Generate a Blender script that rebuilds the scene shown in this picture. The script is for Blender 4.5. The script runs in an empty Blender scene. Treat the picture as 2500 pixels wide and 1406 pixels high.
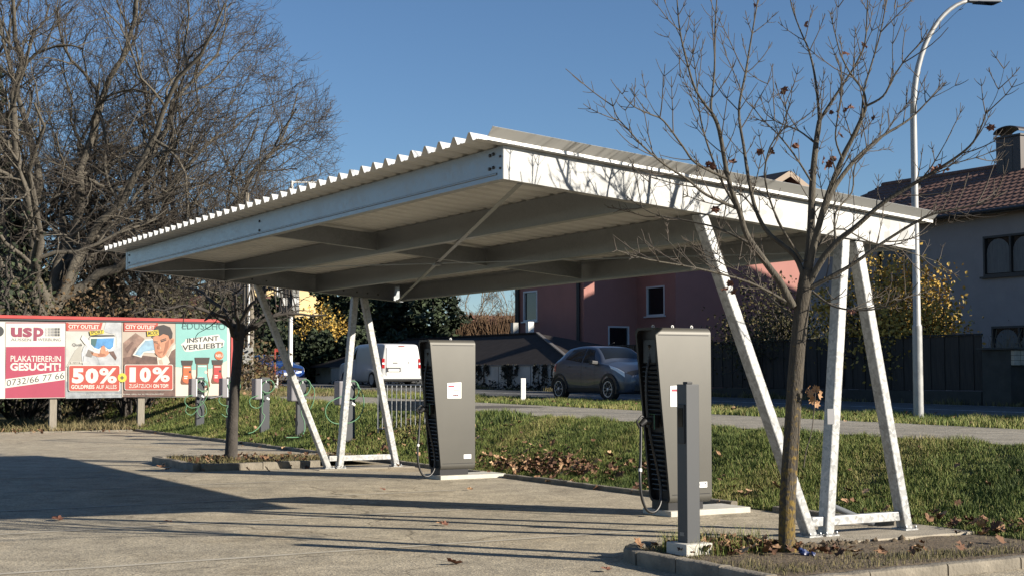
import bpy, bmesh, math, random
import numpy as np
from mathutils import Vector, Matrix

# ---------------------------------------------------------------- camera, sky, sun, exposure
scene = bpy.context.scene
FOCAL, PITCH, EYE = 3455.0, math.radians(3.4998), 1.6      # focal length in pixels of a 2500 px wide frame
cam_d = bpy.data.cameras.new('camera')
cam_d.sensor_width = 36.0
cam_d.lens = FOCAL / 2500.0 * 36.0
cam_d.clip_end = 3000.0
cam = bpy.data.objects.new('camera', cam_d)
scene.collection.objects.link(cam)
cam.location = (0, 0, EYE)
cam.rotation_euler = (math.pi / 2 + PITCH, 0, 0)
scene.camera = cam

SUN_EL = math.radians(21.9)
SUN_DIR = Vector((0.927 * math.cos(SUN_EL), -0.374 * math.cos(SUN_EL), math.sin(SUN_EL))).normalized()
world = bpy.data.worlds.new('World')
scene.world = world
world.use_nodes = True
wn = world.node_tree
wn.nodes.clear()
sky = wn.nodes.new('ShaderNodeTexSky')
sky.sky_type = 'NISHITA'
sky.sun_disc = False
sky.sun_elevation = SUN_EL
sky.sun_rotation = math.atan2(SUN_DIR.x, SUN_DIR.y)
sky.altitude = 300
sky.air_density = 0.95
sky.dust_density = 0.02
sky.ozone_density = 4.9
bg = wn.nodes.new('ShaderNodeBackground')
bg.inputs['Strength'].default_value = 0.060
wo = wn.nodes.new('ShaderNodeOutputWorld')
wn.links.new(sky.outputs[0], bg.inputs[0])
wn.links.new(bg.outputs[0], wo.inputs[0])

sun_d = bpy.data.lights.new('sun', 'SUN')
sun_d.energy = 5.0
sun_d.angle = math.radians(0.53)
sun_d.color = (1.0, 0.915, 0.785)
sun = bpy.data.objects.new('sun', sun_d)
scene.collection.objects.link(sun)
sun.location = (30, -12, 20)
sun.rotation_euler = SUN_DIR.to_track_quat('Z', 'Y').to_euler()

vs = scene.view_settings
vs.view_transform = 'Standard'
vs.look = 'None'
vs.gamma = 1.0
vs.use_curve_mapping = False
vs.exposure = 0.9
scene.cycles.max_bounces = 6
scene.cycles.diffuse_bounces = 3
scene.cycles.glossy_bounces = 3
scene.cycles.transparent_max_bounces = 8
scene.cycles.caustics_reflective = False
scene.cycles.caustics_refractive = False
scene.cycles.use_denoising = True

# ---------------------------------------------------------------- site frame
# u runs from the parking lot towards the road, v along the road away from the camera
PSI = math.radians(30.055)
DR = Vector((math.cos(PSI), math.sin(PSI), 0))
DL = Vector((-math.sin(PSI), math.cos(PSI), 0))
ORG = Vector((-0.0742, 11.9918, 0))
rng = random.Random(11)
nrng = np.random.default_rng(11)
COL = scene.collection


def W(u, v, z=0.0):
    return ORG + DR * u + DL * v + Vector((0, 0, z))


def at(px, py, Y):
    """point of the place seen in the photograph at (px, py) when it stands Y metres ahead"""
    a, b = (px - 1250) / FOCAL, -(py - 703) / FOCAL
    c, s = math.cos(PITCH), math.sin(PITCH)
    d = Vector((a, c - b * s, s + b * c))
    return d * (Y / d.y) + Vector((0, 0, EYE))


def zr(v):
    return 0.82 + 0.007 * min(max(v - 14, -22), 50)


def gz(u, v):
    """height of the ground: flat lot, grass bank, road level"""
    if u <= 5.15:
        return 0.0
    t = min((u - 5.15) / 2.85, 1.0)
    t = t * t * (3 - 2 * t) * 0.45 + t * 0.55
    return zr(v) * t


# ---------------------------------------------------------------- mesh helpers
class MB:
    def __init__(s):
        s.v = []
        s.f = []

    def add(s, vs, fs):
        n = len(s.v)
        s.v.extend([tuple(p) for p in vs])
        s.f.extend([tuple(i + n for i in f) for f in fs])
        return s

    def hexa(s, p):
        return s.add(p, [(3, 2, 1, 0), (4, 5, 6, 7), (0, 1, 5, 4), (1, 2, 6, 5), (2, 3, 7, 6), (3, 0, 4, 7)])

    def box(s, x0, x1, y0, y1, z0, z1):
        return s.hexa([(x0, y0, z0), (x1, y0, z0), (x1, y1, z0), (x0, y1, z0),
                       (x0, y0, z1), (x1, y0, z1), (x1, y1, z1), (x0, y1, z1)])

    def bar(s, a, b, w, h, up=(0, 0, 1)):
        """box between two points, w across, h along 'up'"""
        a, b = Vector(a), Vector(b)
        d = (b - a).normalized()
        up = Vector(up)
        side = d.cross(up).normalized() * (w / 2)
        up2 = side.cross(d).normalized() * (h / 2)
        return s.hexa([a - side - up2, a + side - up2, b + side - up2, b - side - up2,
                       a - side + up2, a + side + up2, b + side + up2, b - side + up2])

    def prism(s, poly, fn, h0, h1):
        """polygon (2D points) swept from h0 to h1; fn(a, b, h) -> point"""
        n = len(poly)
        vs = [fn(a, b, h0) for a, b in poly] + [fn(a, b, h1) for a, b in poly]
        fs = [tuple(range(n - 1, -1, -1)), tuple(range(n, 2 * n))]
        fs += [(i, (i + 1) % n, n + (i + 1) % n, n + i) for i in range(n)]
        return s.add(vs, fs)

    def sweep(s, prof, fn, hs, closed=False):
        """open profile swept along hs; fn(a, b, h)"""
        n = len(prof)
        vs = [fn(a, b, h) for h in hs for a, b in prof]
        fs = []
        for k in range(len(hs) - 1):
            for i in range(n if closed else n - 1):
                j = (i + 1) % n
                fs.append((k * n + i, k * n + j, (k + 1) * n + j, (k + 1) * n + i))
        return s.add(vs, fs)

    def tube(s, pts, rad, sides=8, cap=True, twist=0.0):
        pts = [Vector(p) for p in pts]
        n = len(pts)
        if not hasattr(rad, '__len__'):
            rad = [rad] * n
        vs, fs = [], []
        ref = None
        for i, p in enumerate(pts):
            d = (pts[min(i + 1, n - 1)] - pts[max(i - 1, 0)])
            d = d.normalized() if d.length > 1e-9 else Vector((0, 0, 1))
            if ref is None:
                ref = Vector((1, 0, 0)) if abs(d.x) < 0.8 else Vector((0, 1, 0))
            x = (ref - d * ref.dot(d)).normalized()
            ref = x
            y = d.cross(x)
            for k in range(sides):
                a = 2 * math.pi * k / sides + twist
                vs.append(p + (x * math.cos(a) + y * math.sin(a)) * rad[i])
        for i in range(n - 1):
            for k in range(sides):
                k2 = (k + 1) % sides
                fs.append((i * sides + k, i * sides + k2, (i + 1) * sides + k2, (i + 1) * sides + k))
        if cap:
            fs.append(tuple(range(sides - 1, -1, -1)))
            fs.append(tuple((n - 1) * sides + k for k in range(sides)))
        return s.add(vs, fs)

    def lathe(s, prof, c=(0, 0, 0), axis='z', sides=20):
        """profile (r, h) spun about an axis through c"""
        vs, fs = [], []
        n = len(prof)
        for r, h in prof:
            for k in range(sides):
                a = 2 * math.pi * k / sides
                p = (r * math.cos(a), r * math.sin(a), h)
                if axis == 'y':
                    p = (p[0], p[2], p[1])
                elif axis == 'x':
                    p = (p[2], p[0], p[1])
                vs.append((p[0] + c[0], p[1] + c[1], p[2] + c[2]))
        for i in range(n - 1):
            for k in range(sides):
                k2 = (k + 1) % sides
                fs.append((i * sides + k, i * sides + k2, (i + 1) * sides + k2, (i + 1) * sides + k))
        fs.append(tuple(range(sides)))
        fs.append(tuple((n - 1) * sides + k for k in range(sides)))
        return s.add(vs, fs)

    def build(s, name, mat=None, parent=None, smooth=False, bevel=0.0, seg=2, local=True):
        me = bpy.data.meshes.new(name)
        me.from_pydata([tuple(p) for p in s.v], [], s.f)
        me.update()
        bm = bmesh.new()
        bm.from_mesh(me)
        bmesh.ops.recalc_face_normals(bm, faces=bm.faces)
        bm.to_mesh(me)
        bm.free()
        if smooth:
            me.polygons.foreach_set('use_smooth', [True] * len(me.polygons))
            if smooth != 'all':
                me.set_sharp_from_angle(angle=math.radians(40))
        o = bpy.data.objects.new(name, me)
        COL.objects.link(o)
        if mat is not None:
            me.materials.append(mat)
        if parent is not None:
            o.parent = parent
        if bevel:
            m = o.modifiers.new('edge', 'BEVEL')
            m.width = bevel
            m.segments = seg
            m.limit_method = 'ANGLE'
            m.angle_limit = math.radians(35)
        return o


def raw_mesh(name, verts, faces_flat, nper, mat, parent=None, tint=None, smooth=False):
    """fast mesh from numpy arrays; faces all of nper corners; tint per vertex"""
    me = bpy.data.meshes.new(name)
    verts = np.asarray(verts, dtype=np.float32)
    faces_flat = np.asarray(faces_flat, dtype=np.int32)
    nf = len(faces_flat) // nper
    me.vertices.add(len(verts))
    me.vertices.foreach_set('co', verts.ravel())
    me.loops.add(nf * nper)
    me.loops.foreach_set('vertex_index', faces_flat)
    me.polygons.add(nf)
    me.polygons.foreach_set('loop_start', np.arange(0, nf * nper, nper, dtype=np.int32))
    if smooth:
        me.polygons.foreach_set('use_smooth', np.ones(nf, dtype=bool))
    me.update(calc_edges=True)
    if tint is not None:
        at_ = me.attributes.new('tint', 'FLOAT', 'POINT')
        at_.data.foreach_set('value', np.asarray(tint, dtype=np.float32))
    me.materials.append(mat)
    o = bpy.data.objects.new(name, me)
    COL.objects.link(o)
    if parent is not None:
        o.parent = parent
    return o


def tag(o, label=None, cat=None, group=None, kind=None):
    if label:
        o['label'] = label
    if cat:
        o['category'] = cat
    if group:
        o['group'] = group
    if kind:
        o['kind'] = kind
    return o


def thing(name, label, cat, loc=(0, 0, 0), rz=0.0, group=None):
    o = bpy.data.objects.new(name, None)
    o.empty_display_size = 0.2
    COL.objects.link(o)
    o.location = loc
    o.rotation_euler = (0, 0, rz)
    return tag(o, label, cat, group)


def children_of(o):
    return [c for c in bpy.data.objects if c.parent is o]


def copy_tree(o, parent=None, kids=None):
    c = o.copy()
    COL.objects.link(c)
    if parent is not None:
        c.parent = parent
    for ch in (kids if kids is not None else children_of(o)):
        copy_tree(ch, c)
    return c


# ---------------------------------------------------------------- materials
MATS = {}


def mat(name, col, rough=0.7, metal=0.0, var=0.0, scale=6.0, bump=0.0, bscale=None, col2=None, spec=0.5,
        coat=0.0, tint=False, stretch=None, detail=6.0, contrast=1.0):
    """principled material; colour varies between col and col2 by noise; optional bump"""
    if name in MATS:
        return MATS[name]
    m = bpy.data.materials.new(name)
    m.use_nodes = True
    nt = m.node_tree
    b = nt.nodes['Principled BSDF']
    b.inputs['Roughness'].default_value = rough
    b.inputs['Metallic'].default_value = metal
    b.inputs['Specular IOR Level'].default_value = spec
    if coat:
        b.inputs['Coat Weight'].default_value = coat
        b.inputs['Coat Roughness'].default_value = 0.06
    c1 = (*col, 1)
    b.inputs['Base Color'].default_value = c1
    if col2 is None and var:
        col2 = tuple(min(1, max(0, x * (1 - var))) for x in col)
        c1 = (*[min(1, x * (1 + var * 0.6)) for x in col], 1)
    co = None
    if col2 is not None or bump:
        tc = nt.nodes.new('ShaderNodeTexCoord')
        co = tc.outputs['Object']
        if stretch:
            mp = nt.nodes.new('ShaderNodeMapping')
            mp.inputs['Scale'].default_value = stretch
            nt.links.new(co, mp.inputs[0])
            co = mp.outputs[0]
    if tint:
        at_ = nt.nodes.new('ShaderNodeAttribute')
        at_.attribute_name = 'tint'
        rp = nt.nodes.new('ShaderNodeValToRGB')
        e = rp.color_ramp.elements
        cols = tint
        e[0].color = (*cols[0], 1)
        e[0].position = 0.0
        e[1].color = (*cols[-1], 1)
        e[1].position = 1.0
        for i, cc in enumerate(cols[1:-1]):
            x = e.new((i + 1) / (len(cols) - 1))
            x.color = (*cc, 1)
        nt.links.new(at_.outputs['Fac'], rp.inputs[0])
        nt.links.new(rp.outputs[0], b.inputs['Base Color'])
    elif col2 is not None:
        nz = nt.nodes.new('ShaderNodeTexNoise')
        nz.inputs['Scale'].default_value = scale
        nz.inputs['Detail'].default_value = detail
        nz.inputs['Roughness'].default_value = 0.62
        nt.links.new(co, nz.inputs['Vector'])
        rp = nt.nodes.new('ShaderNodeValToRGB')
        k = 0.2 / contrast
        rp.color_ramp.elements[0].position = 0.5 - k
        rp.color_ramp.elements[1].position = 0.5 + k
        rp.color_ramp.elements[0].color = (*col2, 1)
        rp.color_ramp.elements[1].color = c1
        nt.links.new(nz.outputs[0], rp.inputs[0])
        nt.links.new(rp.outputs[0], b.inputs['Base Color'])
    if bump:
        nb = nt.nodes.new('ShaderNodeTexNoise')
        nb.inputs['Scale'].default_value = bscale or scale * 4
        nb.inputs['Detail'].default_value = 5.0
        nt.links.new(co, nb.inputs['Vector'])
        bp = nt.nodes.new('ShaderNodeBump')
        bp.inputs['Strength'].default_value = bump
        bp.inputs['Distance'].default_value = 0.02
        nt.links.new(nb.outputs[0], bp.inputs['Height'])
        nt.links.new(bp.outputs[0], b.inputs['Normal'])
    MATS[name] = m
    return m


def galvanised(name, base=0.62, spangle=14.0, rough=0.42, metal=0.35, amount=0.22, hue=(0.99, 1.0, 0.985)):
    m = mat(name, (base, base * 1.0, base * 0.98), rough, metal)
    nt = m.node_tree
    b = nt.nodes['Principled BSDF']
    tc = nt.nodes.new('ShaderNodeTexCoord')
    nz = nt.nodes.new('ShaderNodeTexNoise')
    nz.inputs['Scale'].default_value = 7
    nt.links.new(tc.outputs['Object'], nz.inputs['Vector'])
    mx = nt.nodes.new('ShaderNodeVectorMath')
    mx.operation = 'MULTIPLY_ADD'
    mx.inputs[1].default_value = (0.12, 0.12, 0.12)
    nt.links.new(nz.outputs['Color'], mx.inputs[0])
    nt.links.new(tc.outputs['Object'], mx.inputs[2])
    vo = nt.nodes.new('ShaderNodeTexVoronoi')
    vo.inputs['Scale'].default_value = spangle
    nt.links.new(mx.outputs[0], vo.inputs['Vector'])
    sep = nt.nodes.new('ShaderNodeSeparateColor')
    nt.links.new(vo.outputs['Color'], sep.inputs[0])
    n2 = nt.nodes.new('ShaderNodeTexNoise')
    n2.inputs['Scale'].default_value = 3.0
    n2.inputs['Detail'].default_value = 8
    nt.links.new(tc.outputs['Object'], n2.inputs['Vector'])
    ad = nt.nodes.new('ShaderNodeMath')
    ad.operation = 'ADD'
    nt.links.new(sep.outputs[0], ad.inputs[0])
    nt.links.new(n2.outputs[0], ad.inputs[1])
    mr = nt.nodes.new('ShaderNodeMapRange')
    mr.inputs['From Min'].default_value = 0.3
    mr.inputs['From Max'].default_value = 1.6
    mr.inputs['To Min'].default_value = base * (1 - amount)
    mr.inputs['To Max'].default_value = base * (1 + amount)
    nt.links.new(ad.outputs[0], mr.inputs[0])
    cb = nt.nodes.new('ShaderNodeCombineColor')
    for i, k in enumerate(hue):
        mm = nt.nodes.new('ShaderNodeMath')
        mm.operation = 'MULTIPLY'
        mm.inputs[1].default_value = k
        nt.links.new(mr.outputs[0], mm.inputs[0])
        nt.links.new(mm.outputs[0], cb.inputs[i])
    nt.links.new(cb.outputs[0], b.inputs['Base Color'])
    m2 = nt.nodes.new('ShaderNodeMapRange')
    m2.inputs['From Max'].default_value = 1.6
    m2.inputs['To Min'].default_value = rough - 0.1
    m2.inputs['To Max'].default_value = rough + 0.14
    nt.links.new(ad.outputs[0], m2.inputs[0])
    nt.links.new(m2.outputs[0], b.inputs['Roughness'])
    return m


def nodes_of(m):
    return m.node_tree, m.node_tree.nodes['Principled BSDF']


M_GALV = galvanised('galvanised steel', 0.37, 34.0, 0.45, 0.3, 0.34)
M_GALVB = galvanised('galvanised beam steel', 0.315, 12.0, 0.5, 0.25, 0.42)
M_GALV2 = galvanised('shade-darkened galvanised steel', 0.26, 40.0, 0.36, 0.7, 0.10, (0.95, 1.0, 1.05))  # darker, bluer steel copy: shade under the roof put into the colour
M_SHEET = mat('roof sheet coating', (0.62, 0.62, 0.60), 0.45, 0.2, var=0.05, scale=2.0)
M_LINING = mat('shade-darkened roof backing', (0.178, 0.181, 0.176), 0.6, var=0.06, scale=2.0)  # backing grey darkened, the shade under the roof put into its colour
M_BOLT = mat('dark bolt steel', (0.07, 0.075, 0.085), 0.45, 0.7)
M_CHARGER = mat('grey metallic charger paint', (0.092, 0.088, 0.077), 0.5, 0.2, var=0.10, scale=1.2, bump=0.012, bscale=420)
M_BLACK = mat('black plastic', (0.012, 0.012, 0.013), 0.5)
M_BLACKM = mat('black panel metal', (0.018, 0.018, 0.02), 0.42, 0.2)
M_RUBBER = mat('black cable rubber', (0.014, 0.014, 0.015), 0.4)
M_ANTHRA = mat('anthracite powder coat', (0.045, 0.05, 0.056), 0.5, 0.1, var=0.08, scale=3)
M_WHITE = mat('white print', (0.8, 0.8, 0.78), 0.6)
M_CONC = mat('weathered concrete', (0.33, 0.29, 0.225), 0.9, var=0.25, scale=5, bump=0.35, bscale=60)
M_CONC2 = mat('pale new concrete', (0.52, 0.50, 0.44), 0.85, var=0.14, scale=6, bump=0.25, bscale=70)
M_KERB = mat('kerb concrete', (0.21, 0.185, 0.145), 0.92, var=0.4, scale=4, bump=0.6, bscale=40)
M_GLASS = mat('dark window glass', (0.010, 0.012, 0.014), 0.06, 0.0, spec=0.4)
M_TYRE = mat('tyre rubber', (0.012, 0.012, 0.012), 0.8)
M_RIM = mat('silver wheel rim', (0.6, 0.6, 0.6), 0.4, 0.15)
M_REDP = mat('red paint', (0.42, 0.05, 0.035), 0.5)
M_WHITEP = mat('white paint', (0.75, 0.75, 0.73), 0.45, var=0.06, scale=4)
# ---------------------------------------------------------------- ground, lot, path, road
def strip(name, us, vs, dz, m, kind='structure', edge=None):
    """sheet over the terrain between the given u and v lines, dz above it"""
    mb = MB()
    nu, nv = len(us), len(vs)
    pts = []
    for j, v in enumerate(vs):
        for i, u in enumerate(us):
            uu = u + (edge(u, v) if edge else 0)
            pts.append(W(uu, v, gz(u, v) + dz))
    fs = [(j * nu + i, j * nu + i + 1, (j + 1) * nu + i + 1, (j + 1) * nu + i) for j in range(nv - 1) for i in range(nu - 1)]
    mb.add(pts, fs)
    o = mb.build(name, m)
    me = o.data
    if me.polygons[0].normal.z < 0:
        me.flip_normals()
    me.polygons.foreach_set('use_smooth', [True] * len(me.polygons))
    if kind:
        tag(o, kind=kind)
    return o


def arange(a, b, s):
    n = max(1, int(round((b - a) / s)))
    return [a + (b - a) * i / n for i in range(n + 1)]


M_GROUND = mat('earth and turf', (0.075, 0.085, 0.03), 0.95, col2=(0.11, 0.085, 0.05), scale=1.3, bump=0.8, bscale=14)
M_FARGROUND = mat('distant meadow', (0.07, 0.09, 0.035), 0.95, col2=(0.10, 0.09, 0.05), scale=0.05)

ground_us = [-400, -120, -40, -10, 0, 4, 5.05, 5.15] + arange(5.3, 8.0, 0.3) + [9, 12, 15, 18, 22, 25, 30, 40, 60, 120, 300, 700]
ground_vs = [-300, -100, -40, -20, -8] + arange(-7, 33, 2.0) + arange(35, 66, 3.0) + [75, 100, 150, 250, 450, 900]
strip('ground', ground_us, ground_vs, -0.012, M_GROUND)


def asphalt(name, base, dark, patch, fine=220.0, warm=None):
    m = mat(name, base, 0.9)
    nt, b = nodes_of(m)
    N = nt.nodes
    L = nt.links
    tc = N.new('ShaderNodeTexCoord')
    co = tc.outputs['Object']

    def noise(scale, detail=6, rough=0.6):
        n = N.new('ShaderNodeTexNoise')
        n.inputs['Scale'].default_value = scale
        n.inputs['Detail'].default_value = detail
        n.inputs['Roughness'].default_value = rough
        L.new(co, n.inputs['Vector'])
        return n.outputs[0]

    def ramp(src, p0, p1, c0, c1):
        r = N.new('ShaderNodeValToRGB')
        r.color_ramp.elements[0].position = p0
        r.color_ramp.elements[1].position = p1
        r.color_ramp.elements[0].color = (*c0, 1)
        r.color_ramp.elements[1].color = (*c1, 1)
        L.new(src, r.inputs[0])
        return r.outputs[0]

    def mix(fac, a, c, mode='MIX'):
        x = N.new('ShaderNodeMix')
        x.data_type = 'RGBA'
        x.blend_type = mode
        if isinstance(fac, float):
            x.inputs[0].default_value = fac
        else:
            L.new(fac, x.inputs[0])
        L.new(a, x.inputs[6])
        L.new(c, x.inputs[7])
        return x.outputs[2]
    big = ramp(noise(0.35, 5), 0.35, 0.68, patch, base)
    mid = ramp(noise(2.2, 8, 0.7), 0.36, 0.62, (0.70, 0.69, 0.675), (1.08, 1.07, 1.05))
    c1 = mix(1.0, big, mid, 'MULTIPLY')
    # aggregate: light and dark stones
    vo = N.new('ShaderNodeTexVoronoi')
    vo.inputs['Scale'].default_value = fine * 0.42
    L.new(co, vo.inputs['Vector'])
    sp = N.new('ShaderNodeSeparateColor')
    L.new(vo.outputs['Color'], sp.inputs[0])
    st = ramp(sp.outputs[0], 0.0, 1.0, (0.58, 0.58, 0.60), (1.42, 1.40, 1.33))
    c2 = mix(1.0, c1, st, 'MULTIPLY')
    # dark stains and drips
    stn = ramp(noise(0.7, 6, 0.62), 0.56, 0.72, (1, 1, 1), dark)
    c3 = mix(1.0, c2, stn, 'MULTIPLY')
    # hairline cracks
    vc = N.new('ShaderNodeTexVoronoi')
    vc.feature = 'DISTANCE_TO_EDGE'
    vc.inputs['Scale'].default_value = 0.22
    wob = N.new('ShaderNodeVectorMath')
    wob.operation = 'MULTIPLY_ADD'
    wob.inputs[1].default_value = (0.9, 0.9, 0.0)
    nw = N.new('ShaderNodeTexNoise')
    nw.inputs['Scale'].default_value = 1.6
    nw.inputs['Detail'].default_value = 7
    L.new(co, nw.inputs['Vector'])
    L.new(nw.outputs['Color'], wob.inputs[0])
    L.new(co, wob.inputs[2])
    L.new(wob.outputs[0], vc.inputs['Vector'])
    ck = ramp(vc.outputs['Distance'], 0.0, 0.0035, (0.45, 0.43, 0.40), (1, 1, 1))
    c4 = mix(1.0, c3, ck, 'MULTIPLY')
    if warm:
        rw = ramp(noise(0.28, 3), 0.58, 0.74, (1, 1, 1), warm)
        c4 = mix(1.0, c4, rw, 'MULTIPLY')
    L.new(c4, b.inputs['Base Color'])
    bp = N.new('ShaderNodeBump')
    bp.inputs['Strength'].default_value = 0.5
    bp.inputs['Distance'].default_value = 0.006
    L.new(vo.outputs['Distance'], bp.inputs['Height'])
    b2 = N.new('ShaderNodeBump')
    b2.inputs['Strength'].default_value = 0.25
    b2.inputs['Distance'].default_value = 0.05
    L.new(noise(3.0, 6), b2.inputs['Height'])
    L.new(bp.outputs[0], b2.inputs['Normal'])
    L.new(b2.outputs[0], b.inputs['Normal'])
    return m


M_LOT = asphalt('aged beige asphalt', (0.44, 0.383, 0.285), (0.55, 0.53, 0.50), (0.325, 0.288, 0.222), 150.0, (1.10, 0.98, 0.80))
M_PATH = asphalt('path asphalt', (0.31, 0.285, 0.235), (0.75, 0.73, 0.7), (0.26, 0.24, 0.20), 120.0)
M_ROAD = asphalt('road asphalt', (0.10, 0.10, 0.098), (0.7, 0.7, 0.7), (0.078, 0.078, 0.078), 120.0)

strip('parking_lot', [-60, -20, -8, 0, 5.05], [-40, -15, -5, 0, 5, 10, 15, 20, 25, 30.0], 0.0, M_LOT)
strip('path', arange(8.0, 11.8, 1.9), arange(-16, 70, 3), 0.008, M_PATH, edge=lambda u, v: 0.06 * math.sin(v * 1.7) + 0.05 * math.sin(v * 4.3) if u in (8.0, 11.8) else 0)
strip('road', arange(15.0, 22.0, 1.75), arange(-30, 130, 4), 0.006, M_ROAD)
M_LINE = mat('worn road paint', (0.62, 0.62, 0.6), 0.7, col2=(0.16, 0.16, 0.155), scale=3.5, contrast=1.6)
M_LINE2 = mat('nearly worn away bay paint', (0.46, 0.42, 0.34), 0.85, col2=(0.385, 0.342, 0.265), scale=3.0, contrast=1.0)
for k, (u0, v0, v1) in enumerate([(15.25, -25, 110), (18.55, -25, 110), (21.7, -25, 110)]):
    strip('road_line', [u0 - 0.07, u0 + 0.07], arange(v0, v1, 4), 0.010, M_LINE)
for k, v in enumerate((4.55, 7.1, 9.85, 12.2, 1.6)):
    strip('bay_line', [-6.0 + 0.2 * k, -1.5, 3.2 + 0.1 * k], [v - 0.045, v + 0.045], 0.004, M_LINE2)
strip('manhole_patch', [9.2, 11.0], [17.4, 19.2], 0.0125, asphalt('dark patched asphalt', (0.12, 0.105, 0.088), (0.8, 0.8, 0.8), (0.10, 0.09, 0.075)))


# kerbs: single stones laid in a row, each a piece of its own
def kerb_stone_mesh(length, w=0.10, h=0.12, r=0.02, seed=0):
    rr = random.Random(seed)
    mb = MB()
    prof = [(-w / 2, -0.06), (-w / 2, h - r), (-w / 2 + r * 0.3, h - r * 0.3), (-w / 2 + r, h), (w / 2 - r, h),
            (w / 2 - r * 0.3, h - r * 0.3), (w / 2, h - r), (w / 2, -0.06)]
    n = 5
    hs = [length * i / n for i in range(n + 1)]
    jit = [(rr.uniform(-.004, .004), rr.uniform(-.006, .004)) for _ in hs]
    vs = []
    for k, hh in enumerate(hs):
        for a, b in prof:
            vs.append((hh, a + jit[k][0], b + jit[k][1] * (b > 0)))
    m = len(prof)
    fs = [(k * m + i, k * m + (i + 1) % m, (k + 1) * m + (i + 1) % m, (k + 1) * m + i) for k in range(n) for i in range(m)]
    fs += [tuple(range(m)), tuple(n * m + i for i in range(m))]
    mb.add(vs, fs)
    return mb


kerb_cache = {}


def kerb_run(pts, parent, length=0.99, h=0.12, w=0.10, z=0.0, m=M_KERB, name='kerb_stone'):
    """stones along a polyline of (u, v)"""
    k = 0
    for (a, b) in zip(pts[:-1], pts[1:]):
        A, B = W(*a), W(*b)
        L_ = (B - A).length
        n = max(1, int(round(L_ / length)))
        ln = L_ / n
        d = (B - A).normalized()
        for i in range(n):
            key = (round(ln, 3), h, w, k % 4)
            if key not in kerb_cache:
                o = kerb_stone_mesh(ln - 0.012, w, h, 0.02, seed=k % 4).build(name, m, smooth=True)
                kerb_cache[key] = o.data
            else:
                o = bpy.data.objects.new(name, kerb_cache[key])
                COL.objects.link(o)
            p = A + d * (ln * i + 0.006)
            o.location = (p.x, p.y, z + rng.uniform(-0.008, 0.006))
            o.rotation_euler = (rng.uniform(-.02, .02), 0, math.atan2(d.y, d.x) + rng.uniform(-.006, .006))
            o.parent = parent
            k += 1


ke = thing('kerb', 'low weathered concrete edging between parking lot and grass bank', 'kerb')
kerb_run([(5.1, 0.55), (5.1, 2.5)], ke, h=0.07, w=0.10)
kerb_run([(5.1, 3.25), (5.1, 8.85)], ke, h=0.07, w=0.10)
kerb_run([(5.1, 9.6), (5.1, 30.05)], ke, h=0.065, w=0.10)
ke2 = thing('kerb', 'low weathered kerb at the end of the lot under the advertising hoarding', 'kerb')
kerb_run([(5.0, 30.1), (-14.0, 30.1)], ke2, h=0.045, w=0.09)

M_SOIL = mat('bare soil', (0.085, 0.060, 0.038), 0.95, col2=(0.15, 0.115, 0.072), scale=3.0, bump=1.0, bscale=22)
M_SOILG = mat('dry turf soil', (0.12, 0.10, 0.055), 0.95, col2=(0.18, 0.15, 0.085), scale=3.0, bump=1.0, bscale=22)


def sst(x):
    x = min(max(x, 0.0), 1.0)
    return x * x * (3 - 2 * x)


def bedz(u, v):
    """soil level of the near bed: it falls towards the trestle footing"""
    return 0.085 - 0.072 * sst((u - 2.1) / 0.9) * sst((v + 1.9) / 0.9)


def soil_patch(name, outline, z, seed, bumpy, m=M_SOIL):
    """slightly domed uneven soil filling an outline given in (u, v)"""
    cu = sum(p[0] for p in outline) / len(outline)
    cv = sum(p[1] for p in outline) / len(outline)
    dens = []
    for (a, b) in zip(outline, outline[1:] + outline[:1]):
        for t in (0, .2, .4, .6, .8):
            dens.append((a[0] + (b[0] - a[0]) * t, a[1] + (b[1] - a[1]) * t))
    rr = random.Random(seed)
    rings = [1.0, 0.93, 0.84, 0.74, 0.63, 0.52, 0.4, 0.28, 0.14]
    vs, fs = [], []
    n = len(dens)
    for r in rings:
        for (a, b) in dens:
            hgt = 0 if r == 1.0 else rr.uniform(-bumpy, bumpy) * 0.7 + 0.02 * (1 - r)
            uu, vv = cu + (a - cu) * r, cv + (b - cv) * r
            vs.append(W(uu, vv, max(0.008, (z if z is not None else bedz(uu, vv)) + hgt)))
    vs.append(W(cu, cv, (z if z is not None else bedz(cu, cv)) + 0.02))
    for k in range(len(rings) - 1):
        for i in range(n):
            j = (i + 1) % n
            fs.append((k * n + i, k * n + j, (k + 1) * n + j, (k + 1) * n + i))
    for i in range(n):
        fs.append(((len(rings) - 1) * n + i, (len(rings) - 1) * n + (i + 1) % n, len(vs) - 1))
    o = MB().add(vs, fs).build(name, m, smooth='all')
    if o.data.polygons[0].normal.z < 0:
        o.data.flip_normals()
    return tag(o, kind='structure')


isl1 = [(1.12, -2.15), (1.1, -0.55), (1.25, -0.2), (1.6, -0.08), (5.2, -0.05), (6.4, -0.4), (6.4, -2.15)]
soil_patch('planting_bed', isl1, None, 5, 0.018)
k1 = thing('kerb', 'rounded concrete kerb framing the soil bed round the near young tree', 'kerb')
kerb_run([(1.04, -2.2), (1.04, -0.55)], k1, length=0.55, w=0.13)
kerb_run([(1.04, -0.55), (1.15, -0.22), (1.35, -0.05), (1.62, 0.0)], k1, length=0.4, w=0.13)
kerb_run([(7.0, -2.22), (1.1, -2.22)], k1, length=0.9, w=0.13, h=0.09)
isl2 = [(1.45, 12.8), (1.45, 15.1), (3.3, 15.1), (4.9, 14.4), (4.9, 12.8)]
soil_patch('planting_bed', isl2, 0.085, 6, 0.015, M_SOILG)
k2 = thing('kerb', 'concrete kerb framing the raised bed of the far round-headed tree', 'kerb')
kerb_run([(1.38, 15.15), (1.38, 12.72)], k2, length=0.8, w=0.13)
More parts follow.
